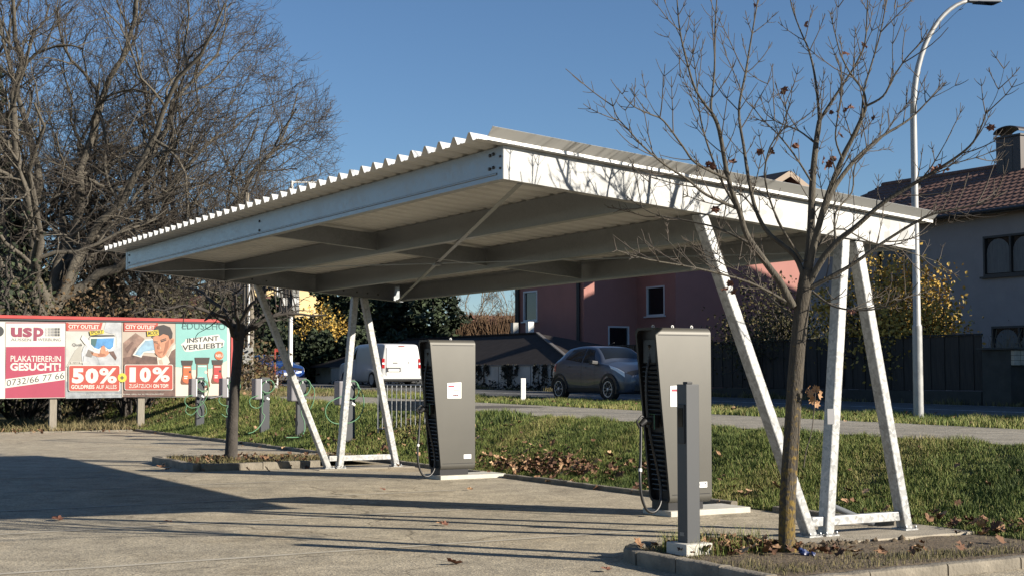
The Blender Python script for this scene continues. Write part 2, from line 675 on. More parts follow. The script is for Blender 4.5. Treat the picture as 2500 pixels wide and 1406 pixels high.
kerb_run([(1.45, 12.68), (3.55, 12.68)], k2, length=1.0, w=0.13)
kerb_run([(4.95, 14.5), (3.3, 15.18), (1.42, 15.2)], k2, length=0.9, w=0.13)
# ---------------------------------------------------------------- steel solar-style carport canopy
ZB, SL = 3.262, -0.0809           # underside of the beams at the high edge, fall towards the road
LEN, WID = 12.15, 4.85
cp = thing('carport', 'open galvanised steel carport with corrugated sheet roof over the charging bays', 'carport', W(0, 0), PSI)


def S(u, v, h):
    return Vector((u, v, ZB + SL * u + h))


def chan(mb, p0, p1, axis, depth, flange, t=0.008, lip=0.0, h0=0.0, sgn=1):
    """C channel between two stations of the axis; web at the given offset, flanges towards sgn"""
    prof = [(0, h0), (0, h0 + depth), (sgn * flange, h0 + depth)]
    if lip:
        prof.append((sgn * flange, h0 + depth - lip))
    inner = [(sgn * (flange - t) if lip else sgn * flange, h0 + depth - (lip if lip else t)), ]
    outer = [(0, h0), (0, h0 + depth), (sgn * flange, h0 + depth)]
    if lip:
        outer += [(sgn * flange, h0 + depth - lip), (sgn * (flange - t), h0 + depth - lip), (sgn * (flange - t), h0 + depth - t)]
    else:
        outer += [(sgn * flange, h0 + depth - t)]
    outer += [(sgn * t, h0 + depth - t), (sgn * t, h0 + t)]
    if lip:
        outer += [(sgn * (flange - t), h0 + t), (sgn * (flange - t), h0 + lip), (sgn * flange, h0 + lip), (sgn * flange, h0)]
    else:
        outer += [(sgn * flange, h0 + t), (sgn * flange, h0)]
    off, a0, a1 = p0, p1[0], p1[1]
    if axis == 'u':
        mb.prism(outer, lambda a, b, h: S(h, off + a, b), a0, a1)
    else:
        mb.prism(outer, lambda a, b, h: S(off + a, h, b), a0, a1)


BH = 0.292
m_ = MB(); chan(m_, 0.0, (0.0, WID), 'u', BH, 0.10, 0.012, sgn=1)
m_.build('front_beam', M_GALVB, cp, bevel=0.003)
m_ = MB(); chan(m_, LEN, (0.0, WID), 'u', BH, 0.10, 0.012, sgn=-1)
m_.build('rear_beam', M_GALV2, cp, bevel=0.003)  # darker steel copy, as the inner face lies in shade
# end plates of the beams, with bolts
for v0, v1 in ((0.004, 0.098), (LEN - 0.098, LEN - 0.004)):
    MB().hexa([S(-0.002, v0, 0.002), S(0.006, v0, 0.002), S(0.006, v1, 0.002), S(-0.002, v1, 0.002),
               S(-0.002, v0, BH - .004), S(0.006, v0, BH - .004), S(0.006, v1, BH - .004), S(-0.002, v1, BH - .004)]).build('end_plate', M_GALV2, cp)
PU = [0.0, 1.6, 3.2, 4.78]
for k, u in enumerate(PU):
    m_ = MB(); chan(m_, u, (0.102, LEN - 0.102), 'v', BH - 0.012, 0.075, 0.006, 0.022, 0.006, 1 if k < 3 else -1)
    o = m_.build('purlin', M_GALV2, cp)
    # pressed bead in the web near the lower edge
    if k == 0:
        MB().sweep([(-0.001, 0.045), (-0.007, 0.052), (-0.007, 0.060), (-0.001, 0.067)], lambda a, b, h: S(a, h, b), [0.11, LEN - 0.11]).build('web_bead', M_GALV2, o)
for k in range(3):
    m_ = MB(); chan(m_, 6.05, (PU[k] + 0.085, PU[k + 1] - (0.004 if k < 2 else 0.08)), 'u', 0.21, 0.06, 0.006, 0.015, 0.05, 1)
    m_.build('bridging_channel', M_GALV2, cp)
# bolts
bolt_mesh = [None]


def bolt(p, axis, r=0.013, l=0.014, parent=cp):
    key = (axis, r)
    mb = MB().lathe([(r, 0), (r, l * 0.7), (r * 0.6, l)], (0, 0, 0), axis, 6)
    o = mb.build('bolt', M_BOLT, parent)
    o.location = p
    return o


for (u, v, h) in [(0, 0.17, 0.235), (0, 0.23, 0.230), (0, 0.17, 0.118), (0, 0.235, 0.113), (0, 6.0, 0.20), (0, 6.0, 0.09), (0, LEN - .2, 0.22), (0, LEN - .2, 0.10)]:
    q = S(u, v, h)
    b_ = MB().lathe([(0.016, 0), (0.016, -0.010), (0.009, -0.014)], (0, 0, 0), 'x', 6).build('bolt', M_BOLT, cp)
    b_.location = (q.x - 0.001, q.y, q.z)
for (u, h) in [(0.02, 0.20), (0.02, 0.10)]:
    q = S(u - 0.02, 0.05, h)
    b_ = MB().lathe([(0.011, 0), (0.011, -0.008), (0.006, -0.010)], (0, 0, 0), 'x', 6).build('bolt', M_BOLT, cp)
    b_.location = (q.x - 0.003, q.y, q.z)
for u in (2.1, 2.35, 3.75, 4.0, 4.2, 4.4, 1.68, 3.28):
    for h in (0.09,):
        q = S(u, LEN - 0.012, h)
        b_ = MB().lathe([(0.016, 0), (0.016, -0.012), (0.009, -0.015)], (0, 0, 0), 'y', 6).build('bolt', M_BOLT, cp)
        b_.location = (q.x, q.y, q.z)

# corrugated roof sheet
PITCH_R, RIB = 0.2805, 0.078
prof = []
v = -0.058
for k in range(45):
    b0 = v + k * PITCH_R
    prof += [(b0, 0.0), (b0 + 0.035, 0.0), (b0 + 0.042, 0.007), (b0 + 0.052, 0.007), (b0 + 0.059, 0.0), (b0 + 0.105, 0.0),
             (b0 + 0.162, RIB), (b0 + 0.193, RIB), (b0 + 0.250, 0.0)]
prof = [p for p in prof if p[0] < LEN + 0.30]
us_ = [-0.27, 1.2, 2.6, 3.9, 4.99]
m_ = MB().sweep([(a, b + BH + 0.003) for a, b in prof], lambda a, b, h: S(h, a, b), us_)
rs = m_.build('roof_sheet', M_SHEET, cp)
sol = rs.modifiers.new('gauge', 'SOLIDIFY')
sol.thickness = 0.0015
sol.offset = 1
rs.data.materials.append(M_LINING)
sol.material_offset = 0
# sheet screws on a few ribs
for k in range(1, 44):
    if k % 2 == 0:
        q = S(0.03, v + k * PITCH_R + 0.178, BH + 0.003 + RIB + 0.001)
        o = MB().lathe([(0.012, 0), (0.012, 0.006), (0.007, 0.014)], (0, 0, 0), 'z', 6).build('roof_screw', M_GALV2, cp)
        o.location = q
# folded edge flashing along the near end: upright lip and a leaning upstand
fl = [(-0.060, BH + 0.006), (-0.060, BH + 0.036), (-0.150, BH + 0.105), (-0.135, BH + 0.110), (-0.137, BH + 0.113), (-0.157, BH + 0.106), (-0.066, BH + 0.032), (-0.066, BH + 0.006)]
m_ = MB().prism(fl, lambda a, b, h: S(h, a, b), -0.19, 5.04)
m_.build('edge_flashing', M_SHEET, cp)
m_ = MB().prism([(-0.060, BH + 0.0065), (-0.060, BH + 0.009), (0.03, BH + 0.0025), (0.03, BH + 0.0005)], lambda a, b, h: S(h, a, b), -0.18, 5.0)
m_.build('flashing_strip', M_SHEET, cp)

# flat-bar cross bracing under the purlins
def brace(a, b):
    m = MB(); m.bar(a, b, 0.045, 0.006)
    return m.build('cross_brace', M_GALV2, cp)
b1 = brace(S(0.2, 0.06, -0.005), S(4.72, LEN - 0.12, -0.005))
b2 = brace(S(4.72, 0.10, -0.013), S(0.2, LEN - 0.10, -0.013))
cx = S(2.46, LEN / 2, -0.02)
MB().box(cx.x - .05, cx.x + .05, cx.y - .05, cx.y + .05, cx.z - .02, cx.z + .012).build('brace_clamp', M_GALV2, cp, bevel=0.004)

# trestle legs: V plus inverted V at each end
def leg(u0, u1, vc, zo=0.0):
    t = S(u1, vc, 0.05)
    b = Vector((u0, vc, 0.03))
    wu, wv = 0.105, 0.13
    zt = ZB + SL * u1 - 0.003
    m = MB()
    m.hexa([(u0 - wu / 2, vc - wv / 2, 0.02 + zo), (u0 + wu / 2, vc - wv / 2, 0.02 + zo), (u0 + wu / 2, vc + wv / 2, 0.02 + zo), (u0 - wu / 2, vc + wv / 2, 0.02 + zo),
            (u1 - wu / 2, vc - wv / 2, zt), (u1 + wu / 2, vc - wv / 2, zt), (u1 + wu / 2, vc + wv / 2, zt), (u1 - wu / 2, vc + wv / 2, zt)])
    o = m.build('leg', M_GALV, cp, bevel=0.012)
    MB().box(u0 - 0.085, u0 + 0.085, vc - 0.10, vc + 0.10, 0.012 + zo, 0.026 + zo).build('foot_plate', M_GALV, o)
    for a in (-0.065, 0.065):
        MB().lathe([(0.012, 0.026), (0.012, 0.045), (0.007, 0.055)], (u0 + a, vc - 0.083, zo), 'z', 6).build('anchor_bolt', M_GALV2, o)
    return o


for vc in (0.085, LEN - 0.085):
    zo = 0.03 if vc < 1 else 0.0
    l1 = leg(3.455, 2.16, vc, zo)
    l2 = leg(3.665, 3.93, vc, zo)
    l3 = leg(4.725, 4.10, vc, zo)
    MB().box(3.47, 4.665, vc - 0.03, vc + 0.05, 0.135, 0.225).build('base_rail', M_GALV, cp, bevel=0.006)
    MB().box(3.50, 3.70, vc - 0.045, vc + 0.02, 0.012 + zo, 0.03 + zo).build('tie_plate', M_GALV, cp)
    if vc < 1:
        MB().box(3.645, 3.735, vc - 0.0685, vc - 0.0655, 1.12, 1.27).build('type_plate', mat('grey type plate', (0.2, 0.2, 0.21), 0.4, 0.3), cp)

# concrete footings of the two trestles
ft = tag(MB().box(2.80, 5.22, -0.40, 0.42, -0.1, 0.042).build('footing', M_CONC, bevel=0.012), 'pale concrete footing under the near carport trestle', 'footing')
ft.location = W(0, 0); ft.rotation_euler = (0, 0, PSI)
ft2 = tag(MB().box(3.2, 5.0, LEN - .32, LEN + 0.42, -0.1, 0.010).build('footing', M_CONC, bevel=0.012), 'concrete footing under the far carport trestle', 'footing')
ft2.location = W(0, 0); ft2.rotation_euler = (0, 0, PSI)
# ---------------------------------------------------------------- rapid chargers
def rounded_rect(w, h, r, n=5, r_bot=None):
    """profile in (a, b): a across 0..w, b up 0..h"""
    r_bot = r if r_bot is None else r_bot
    pts = []
    for cx, cy, a0, rr in ((w - r_bot, r_bot, -90, r_bot), (w - r, h - r, 0, r), (r, h - r, 90, r), (r_bot, r_bot, 180, r_bot)):
        for k in range(n + 1):
            a = math.radians(a0 + 90 * k / n)
            pts.append((cx + rr * math.cos(a), cy + rr * math.sin(a)))
    return pts


def charger(label, u, v, width=0.79, depth=0.40, H=2.0, sticker=0.30, eyes=3):
    t = thing('rapid_charger', label, 'charger', W(u, v, 0.064), PSI, 'rapid chargers under the carport')
    lean = 0.20                                   # the black front leans out over the bay at the top
    fz = lambda z: (1 - z / H) * lean             # front plane x at height z
    prof = rounded_rect(depth, H, 0.075, 6)
    z0 = 0.075

    def fn(a, b, k):
        x = fz(b) + 0.0 if k == 0 else width
        return (x, a, z0 + b)
    mb = MB()
    n = len(prof)
    vs = [(fz(b), a, z0 + b) for a, b in prof] + [(width, a, z0 + b) for a, b in prof]
    fs = [(i, (i + 1) % n, n + (i + 1) % n, n + i) for i in range(n)] + [tuple(n + i for i in range(n))]
    # front rim then recess
    inn = [(0.03 + (depth - 0.06) * (a / depth), 0.03 + (H - 0.06) * (b / H)) for a, b in prof]
    base = len(vs)
    vs += [(fz(b), a, z0 + b) for a, b in inn]
    fs += [(i, (i + 1) % n, base + (i + 1) % n, base + i) for i in range(n)]
    body = mb.add(vs, fs).build('cabinet', M_CHARGER, t, smooth=True)
    # panel seams at the top and bottom of the side sheet
    for b in (0.10, H - 0.085):
        MB().box(fz(b) + 0.035, width - 0.03, -0.0025, 0.0, z0 + b - 0.004, z0 + b + 0.004).build('seam', M_BLACKM, body)
    # black recessed front
    m = MB()
    rec = 0.07
    m.add([(fz(b) + 0.001, a, z0 + b) for a, b in inn] + [(fz(b) + rec, a, z0 + b) for a, b in inn],
          [(i, (i + 1) % n, n + (i + 1) % n, n + i) for i in range(n)] + [tuple(n + i for i in range(n))])
    front = m.build('front_recess', M_BLACKM, t, smooth=True)
    m = MB()
    m.add([(fz(b) - 0.002, a, z0 + b) for a, b in prof] + [(fz(b) - 0.002, a, z0 + b) for a, b in inn],
          [(i, (i + 1) % n, n + (i + 1) % n, n + i) for i in range(n)])
    m.build('front_rim', M_BLACK, t)
    # louvre slats in two fields
    for (b0, b1, cnt) in ((1.02, 1.56, 11), (0.16, 0.78, 12)):
        for k in range(cnt):
            b = b0 + (b1 - b0) * k / (cnt - 1)
            x = fz(b)
            mm = MB().hexa([(x + 0.012, 0.06, z0 + b - 0.012), (x + 0.05, 0.06, z0 + b + 0.012), (x + 0.05, depth - 0.06, z0 + b + 0.012), (x + 0.012, depth - 0.06, z0 + b - 0.012),
                            (x + 0.014, 0.06, z0 + b - 0.004), (x + 0.052, 0.06, z0 + b + 0.020), (x + 0.052, depth - 0.06, z0 + b + 0.020), (x + 0.014, depth - 0.06, z0 + b - 0.004)])
            mm.build('vent_slat', M_BLACKM, front)
    # display above
    x = fz(1.68)
    MB().box(x + 0.03, x + 0.045, 0.08, depth - 0.08, z0 + 1.60, z0 + 1.86).build('display', M_BLACKM, t)
    # foot
    MB().box(lean + 0.0, width - 0.10, 0.04, depth - 0.04, 0.0, z0 + 0.01).build('foot', M_BLACKM, t)
    # lifting eyes
    for k in range(eyes):
        xx = 0.10 + (width - 0.24) * (k / max(1, eyes - 1)) if eyes > 1 else 0.45
        e = MB()
        e.tube([(xx + 0.015 * math.cos(a), depth * 0.45, z0 + H + 0.016 + 0.015 * math.sin(a)) for a in [i * math.pi / 5 for i in range(11)]], 0.007, 6)
        e.lathe([(0.018, 0), (0.018, 0.008)], (xx, depth * 0.45, z0 + H - 0.001), 'z', 8)
        e.build('lifting_eye', M_RIM, t)
    # cable with holster, plug, hanging loop
    bh = 0.93
    hx = fz(bh)
    hol = MB().box(hx - 0.055, hx + 0.03, 0.11, 0.26, z0 + bh - 0.07, z0 + bh + 0.07).build('holster', M_BLACK, t, bevel=0.01)
    MB().tube([(hx - 0.058, 0.095, z0 + bh - 0.085), (hx - 0.058, 0.095, z0 + bh + 0.085), (hx - 0.058, 0.20, z0 + bh + 0.085)], 0.006, 6).build('holster_rim', mat('dull green plastic', (0.06, 0.16, 0.09), 0.5), hol)
    MB().tube([(hx - 0.03, 0.185, z0 + bh), (hx - 0.13, 0.185, z0 + bh + 0.005), (hx - 0.19, 0.185, z0 + bh - 0.04)], [0.05, 0.042, 0.03], 10).build('plug', M_BLACK, t, smooth=True)
    MB().tube([(hx - 0.10, 0.185, z0 + bh + 0.03), (hx - 0.17, 0.185, z0 + bh + 0.06), (hx - 0.24, 0.185, z0 + bh + 0.0), (hx - 0.20, 0.185, z0 + bh - 0.07)], 0.014, 8).build('plug_handle', M_BLACK, t, smooth=True)
    cab = [(hx - 0.18, 0.185, z0 + bh - 0.03), (hx - 0.20, 0.16, z0 + bh - 0.20), (hx - 0.235, 0.12, z0 + bh - 0.45), (hx - 0.27, 0.08, z0 + 0.30),
           (hx - 0.265, 0.06, z0 + 0.10), (hx - 0.20, 0.05, z0 - 0.055), (hx - 0.08, 0.06, z0 - 0.08), (hx + 0.02, 0.09, z0 + 0.02), (hx + 0.045, 0.12, z0 + 0.20),
           (hx + 0.0, 0.15, z0 + 0.48), (hx - 0.06, 0.17, z0 + 0.78), (hx - 0.09, 0.19, z0 + 1.10), (hx - 0.085, 0.20, z0 + 1.45), (hx - 0.03, 0.20, z0 + 1.72), (fz(1.8) + 0.03, 0.20, z0 + 1.80)]
    pts = smooth_path(cab, 5)
    MB().tube(pts, 0.0165, 8).build('cable', M_RUBBER, t, smooth='all')
    MB().tube([pts[12], pts[13]], 0.021, 8).build('cable_tag', M_WHITE, t)
    # small type label low at the far corner
    tl = MB().box(width - 0.20, width - 0.07, -0.004, -0.0005, z0 + 0.17, z0 + 0.235).build('type_label', M_WHITE, t)
    MB().box(width - 0.10, width - 0.085, -0.0055, -0.004, z0 + 0.205, z0 + 0.222).build('label_mark', M_BLACK, tl)
    MB().box(width - 0.185, width - 0.165, -0.0055, -0.004, z0 + 0.195, z0 + 0.218).build('label_mark', mat('grey print', (0.45, 0.45, 0.45), 0.7), tl)
    if sticker:
        xs, zs = sticker, z0 + 1.10
        st = MB().box(xs, xs + 0.245, -0.004, -0.0005, zs, zs + 0.235).build('notice', M_WHITE, t)
        st.data.vertices[7 - 1].co.z += 0.012
        pr = MB(); pg = MB(); rd = MB()
        yy0, yy1 = -0.0056, -0.004
        rd.box(xs + 0.018, xs + 0.118, yy0, yy1, zs + 0.172, zs + 0.198)
        pg.box(xs + 0.175, xs + 0.225, yy0, yy1, zs + 0.208, zs + 0.214)
        rd.box(xs + 0.09, xs + 0.225, yy0, yy1, zs + 0.152, zs + 0.156)
        for zz in (0.120, 0.108):
            pr.box(xs + 0.105, xs + 0.225 - (zz < 0.11) * 0.03, yy0, yy1, zs + zz, zs + zz + 0.006)
        # pump pictogram
        pg.box(xs + 0.022, xs + 0.027, yy0, yy1, zs + 0.02, zs + 0.10); pg.box(xs + 0.062, xs + 0.067, yy0, yy1, zs + 0.02, zs + 0.11)
        pg.box(xs + 0.027, xs + 0.062, yy0, yy1, zs + 0.02, zs + 0.025); pg.box(xs + 0.027, xs + 0.062, yy0, yy1, zs + 0.095, zs + 0.10)
        pg.box(xs + 0.074, xs + 0.078, yy0, yy1, zs + 0.03, zs + 0.095)
        # row of little cars
        for k in range(3):
            pr.prism([(xs + 0.10 + k * 0.03, zs + 0.035), (xs + 0.128 + k * 0.03, zs + 0.035), (xs + 0.126 + k * 0.03, zs + 0.05), (xs + 0.119 + k * 0.03, zs + 0.058), (xs + 0.107 + k * 0.03, zs + 0.058), (xs + 0.101 + k * 0.03, zs + 0.048)],
                     lambda a, b, h: (a, h, b), yy0, yy1)
        for q_ in (rd, pr, pg):
            pass
        rd.build('notice_print', mat('crimson print', (0.35, 0.04, 0.07), 0.6), st)
        pr.build('notice_print', mat('dark red print', (0.12, 0.02, 0.03), 0.6), st)
        pg.build('notice_print', mat('grey print', (0.45, 0.45, 0.45), 0.7), st)
    return t


def smooth_path(pts, n=4):
    pts = [Vector(p) for p in pts]
    out = []
    for i in range(len(pts) - 1):
        p0, p1, p2, p3 = pts[max(i - 1, 0)], pts[i], pts[i + 1], pts[min(i + 2, len(pts) - 1)]
        for k in range(n):
            t = k / n
            out.append(0.5 * ((2 * p1) + (p2 - p0) * t + (2 * p0 - 5 * p1 + 4 * p2 - p3) * t * t + (3 * p1 - p0 - 3 * p2 + p3) * t ** 3))
    out.append(pts[-1])
    return out


charger('near grey rapid charger cabinet with three lifting eyes beside the bollard', 3.50, 2.66, sticker=0.205, eyes=3)
charger('far grey rapid charger cabinet in front of the white van', 3.83, 8.98, eyes=1)
for (u, v, lab) in ((3.66, 2.60, 'pale concrete plinth under the near rapid charger'), (3.99, 8.92, 'pale concrete plinth under the far rapid charger')):
    o = tag(MB().box(0, 1.15, 0, 0.55, -0.05, 0.062).build('plinth', M_CONC2, bevel=0.008), lab, 'plinth', 'charger plinths')
    o.location = W(u, v); o.rotation_euler = (0, 0, PSI)

# ---------------------------------------------------------------- terminal bollard
bo = thing('terminal_bollard', 'slim anthracite square terminal post on a concrete block beside the near tree', 'bollard', W(1.335, -0.78, 0.09), PSI)
BW, BT = 0.135, 1.43
MB().box(0, BW, 0, BW, 0.10, BT).build('post', mat('bollard grey coat', (0.055, 0.058, 0.062), 0.5, 0.1, var=0.05, scale=2), bo, bevel=0.004)
MB().box(0.03, 0.09, 0.03, 0.09, BT, BT + 0.022).build('top_sensor', M_BLACK, bo, bevel=0.005)
MB().box(-0.012, 0.0, 0.018, BW - 0.018, BT - 0.50, BT - 0.17).build('reader', M_BLACK, bo, bevel=0.004)
MB().box(-0.016, -0.012, 0.035, BW - 0.035, BT - 0.36, BT - 0.20).build('reader_screen', M_GLASS, bo)
MB().box(-0.003, 0.0, 0.04, 0.10, 0.155, 0.185).build('plate', mat('dim steel plate', (0.2, 0.2, 0.2), 0.4, 0.5), bo)
blk = tag(MB().box(-0.075, 0.205, -0.085, 0.20, -0.12, 0.10).build('foundation_block', M_CONC2, bevel=0.01), 'small pale concrete block carrying the terminal post', 'block')
blk.location = W(1.335, -0.78, 0.09); blk.rotation_euler = (0, 0, PSI)

# ---------------------------------------------------------------- wall boxes on posts with green cables
M_GREENC = mat('pale green cable', (0.10, 0.23, 0.12), 0.55, var=0.25, scale=2)
M_WBOX = mat('pale grey box plastic', (0.20, 0.19, 0.20), 0.5)
wb_spec = [(5.95, 26.95, 'farthest green cable charging post, in front of the coffee poster'),
           (6.0, 24.55, 'second charging post from the billboard, with its lid folded out to the left'),
           (6.0, 22.1, 'charging post with green cable just right of the far tree trunk'),
           (6.0, 19.75, 'charging post half hidden behind the slanting carport leg, cable trailing to the ground'),
           (5.92, 16.85, 'nearest charging post with green cable loop, beside the metal barrier')]
for k, (u, v, lab) in enumerate(wb_spec):
    t = thing('charging_post', lab, 'charging post', W(u, v, gz(u, v) - 0.02), PSI, 'green cable charging posts along the lot edge')
    hp = 1.33
    MB().box(-0.11, 0.11, -0.06, 0.06, 0, hp).build('post', M_ANTHRA, t, bevel=0.006)
    wbx = MB().box(-0.29, -0.112, -0.14, 0.14, 0.80, 1.30).build('wall_box', M_WBOX, t, bevel=0.03)
    MB().box(-0.15, -0.125, -0.146, -0.1405, 0.83, 1.29).build('white_trim', M_WHITEP, wbx, bevel=0.002)
    hook = MB().tube([(-0.02, -0.065, 1.22), (-0.02, -0.14, 1.22), (-0.02, -0.15, 1.25)], 0.018, 8).build('cable_hook', M_WHITEP, t)
    rr = random.Random(40 + k)
    cb = []
    for a in range(0, 26 + 6 * k % 4):
        th = a / 8 * math.pi + 0.6
        R = 0.145 + 0.02 * math.sin(a * 0.7 + k)
        cb.append((0.03 + R * math.sin(th), -0.09 - 0.0025 * a, 1.11 + R * 1.15 * math.cos(th)))
    MB().tube(smooth_path(cb, 2), 0.0125, 6).build('coiled_cable', M_GREENC, t, smooth='all')
    if k == 0:
        lo = [(-0.24, -0.16, 0.85), (-0.42, -0.16, 0.82), (-0.46, -0.16, 0.66), (-0.30, -0.17, 0.52), (-0.05, -0.17, 0.58), (0.12, -0.17, 0.78), (0.18, -0.16, 1.05), (0.05, -0.15, 1.28)]
        lo2 = [(-0.40, -0.17, 0.60), (-0.44, -0.17, 0.42), (-0.28, -0.17, 0.33), (-0.10, -0.17, 0.5), (-0.02, -0.17, 0.70), (0.10, -0.17, 0.55), (0.12, -0.17, 0.36), (-0.02, -0.17, 0.28), (-0.12, -0.17, 0.42), (-0.05, -0.17, 0.62)]
    elif k == 1:
        lo = [(-0.28, -0.16, 0.88), (-0.38, -0.16, 0.75), (-0.26, -0.16, 0.62), (0.02, -0.17, 0.58), (0.14, -0.17, 0.42), (0.05, -0.17, 0.26), (-0.10, -0.17, 0.30), (-0.18, -0.17, 0.50), (-0.1, -0.16, 0.62)]
        lo2 = [(-0.30, -0.17, 0.40), (-0.2, -0.17, 0.33), (-0.1, -0.17, 0.34)]
        MB().bar((-0.30, -0.12, 0.86), (-0.62, -0.12, 0.80), 0.2, 0.02).build('open_lid', M_WBOX, t)
    elif k == 2:
        lo = [(-0.22, -0.16, 0.90), (-0.42, -0.16, 0.82), (-0.40, -0.16, 0.66), (-0.24, -0.16, 0.60), (-0.12, -0.16, 0.70), (-0.10, -0.16, 0.95)]
        lo2 = [(-0.10, -0.17, 0.75), (-0.12, -0.17, 0.5), (-0.06, -0.18, 0.40), (-0.20, -0.25, 0.18), (-0.40, -0.36, 0.05), (-0.56, -0.45, 0.02)]
    elif k == 3:
        lo = [(0.16, -0.14, 1.20), (0.26, -0.15, 1.05), (0.24, -0.15, 0.80), (0.16, -0.15, 0.62)]
        lo2 = [(-0.04, -0.15, 0.85), (-0.06, -0.17, 0.55), (0.0, -0.20, 0.36), (-0.02, -0.28, 0.15), (-0.16, -0.42, 0.03), (-0.40, -0.62, 0.02), (-0.62, -0.70, 0.03)]
    else:
        lo = [(-0.20, -0.17, 1.0), (-0.52, -0.17, 0.86), (-0.60, -0.17, 0.64), (-0.46, -0.17, 0.46), (-0.20, -0.18, 0.42), (0.08, -0.18, 0.50), (0.24, -0.17, 0.72), (0.24, -0.16, 1.0), (0.10, -0.15, 1.24)]
        lo2 = None
    MB().tube(smooth_path(lo, 5), 0.0125, 6).build('hanging_cable', M_GREENC, t, smooth='all')
    if lo2:
        MB().tube(smooth_path(lo2, 5), 0.0125, 6).build('hanging_cable', M_GREENC, t, smooth='all')
    MB().tube([(-0.02, -0.17, 0.84), (0.05, -0.17, 0.80)], [0.035, 0.028], 8).build('plug', M_WHITEP, t, smooth=True)

# ---------------------------------------------------------------- metal barrier
B0, B1 = W(6.35, 16.35), W(7.1, 15.5)
bz = gz(6.6, 16) - 0.02
br = thing('barrier', 'low galvanised metal barrier of upright bars standing in the grass', 'barrier', (B0.x, B0.y, bz), math.atan2((B1 - B0).y, (B1 - B0).x))
BL = (B1 - B0).length + 0.12
for z in (0.08, 0.98):
    MB().tube([(0, 0, z), (BL, 0, z)], 0.018, 8).build('rail', M_GALV2, br, smooth=True)
MB().box(0, BL, 0.012, 0.02, 0.46, 0.66).build('middle_plate', mat('dim zinc plate', (0.16, 0.17, 0.18), 0.5, 0.4), br)
for k in range(13):
    MB().tube([(BL * k / 12, -0.012, 0.08), (BL * k / 12, -0.012, 0.98)], 0.013, 6).build('bar', M_GALV, br, smooth=True)
for x in (0.0, BL):
    MB().tube([(x, 0.03, 0.0), (x, 0.03, 1.04)], 0.02, 8).build('post', M_GALV2, br, smooth=True)
for k in range(4):
    MB().box(BL + 0.03, BL + 0.05, -0.05, 0.06, 0.55 + 0.085 * k, 0.63 + 0.085 * k).build('reflector_band', M_REDP if k % 2 == 0 else M_WHITEP, br)

# ---------------------------------------------------------------- street lamps
M_POLE = galvanised('grey lamp pole zinc', 0.33, 9.0, 0.5, 0.2, 0.14)


def street_lamp(label, base, hgt, r0, direction, reach, rise, head=True, step=2.5):
    t = thing('street_lamp', label, 'street lamp', base, math.atan2(direction.y, direction.x))
    MB().tube([(0, 0, -0.1), (0, 0, step)], [r0 * 1.12, r0 * 1.05], 14).build('lower_pole', M_POLE, t, smooth=True)
    MB().tube([(0, 0, step), (0, 0, step + 0.04), (0, 0, hgt * 0.62)], [r0 * 1.05, r0 * 0.84, r0 * 0.72], 14).build('upper_pole', M_POLE, t, smooth=True)
    arm = [(0, 0, hgt * 0.62)]
    for k in range(1, 15):
        a = k / 14
        arm.append((reach * (1 - math.cos(a * math.pi * 0.46)), 0, hgt * 0.62 + rise * math.sin(a * math.pi * 0.46)))
    MB().tube(arm, [r0 * 0.72 - r0 * 0.3 * k / 14 for k in range(15)], 12).build('arm', M_POLE, t, smooth='all')
    hx, hz = arm[-1][0], arm[-1][2]
    hd = MB().hexa([(hx - 0.05, -0.06, hz - 0.03), (hx + 0.62, -0.16, hz - 0.02), (hx + 0.62, 0.16, hz - 0.02), (hx - 0.05, 0.06, hz - 0.03),
                    (hx - 0.05, -0.05, hz + 0.04), (hx + 0.58, -0.13, hz + 0.05), (hx + 0.58, 0.13, hz + 0.05), (hx - 0.05, 0.05, hz + 0.04)]).build('lamp_head', mat('grey lamp housing', (0.3, 0.31, 0.32), 0.4, 0.3), t, bevel=0.015)
    MB().box(hx + 0.12, hx + 0.55, -0.11, 0.11, hz - 0.036, hz - 0.026).build('lens', M_GLASS, hd)
    return t


lb = W(13.98, 8.8); lb.z = gz(13.98, 8.8) - 0.02
street_lamp('tall curved grey street lamp rising behind the right end of the carport', lb, 9.3, 0.085, Vector((0.97, 0.24, 0)), 1.42, 2.28, step=1.75)
lb2 = W(14.5, 42.4); lb2.z = gz(14.5, 42.4) - 0.02
l2_ = thing('street_lamp', 'pale lamp pole with square sign boxes and a straight arm left of the van', 'street lamp', lb2, math.radians(8))
MB().tube([(0, 0, -0.1), (0, 0, 8.28)], [0.10, 0.06], 12).build('pole', M_WHITEP, l2_, smooth=True)
MB().tube([(0, 0, 8.22), (1.3, 0, 8.24)], 0.04, 8).build('arm', M_WHITEP, l2_, smooth=True)
MB().hexa([(1.2, -0.1, 8.17), (2.1, -0.14, 8.22), (2.1, 0.14, 8.22), (1.2, 0.1, 8.17), (1.2, -0.08, 8.27), (2.0, -0.1, 8.31), (2.0, 0.1, 8.31), (1.2, 0.08, 8.27)]).build('lamp_head', M_WHITEP, l2_, bevel=0.01)
M_SIGNB = mat('grey sign back', (0.34, 0.34, 0.32), 0.6)  # even grey shared by sign boxes, junction box, van seams and vent pipe
for (x0, x1, z0_, z1_, mm) in [(-0.48, -0.30, 3.65, 4.05, M_SIGNB), (-0.34, -0.14, 3.32, 3.62, M_WHITEP), (0.06, 0.32, 3.32, 3.62, M_WHITEP), (0.06, 0.34, 3.66, 4.0, M_SIGNB),
                                (-0.46, -0.10, 2.98, 3.28, M_BLACKM), (0.05, 0.34, 3.02, 3.28, M_SIGNB), (-0.30, -0.12, 3.65, 4.0, M_BLACKM)]:
    MB().box(x0, x1, -0.22, -0.10, z0_, z1_).build('sign_box', mm, l2_, bevel=0.01)
MB().box(-0.46, 0.34, -0.10, -0.07, 2.94, 4.06).build('sign_bracket', M_BLACKM, l2_)

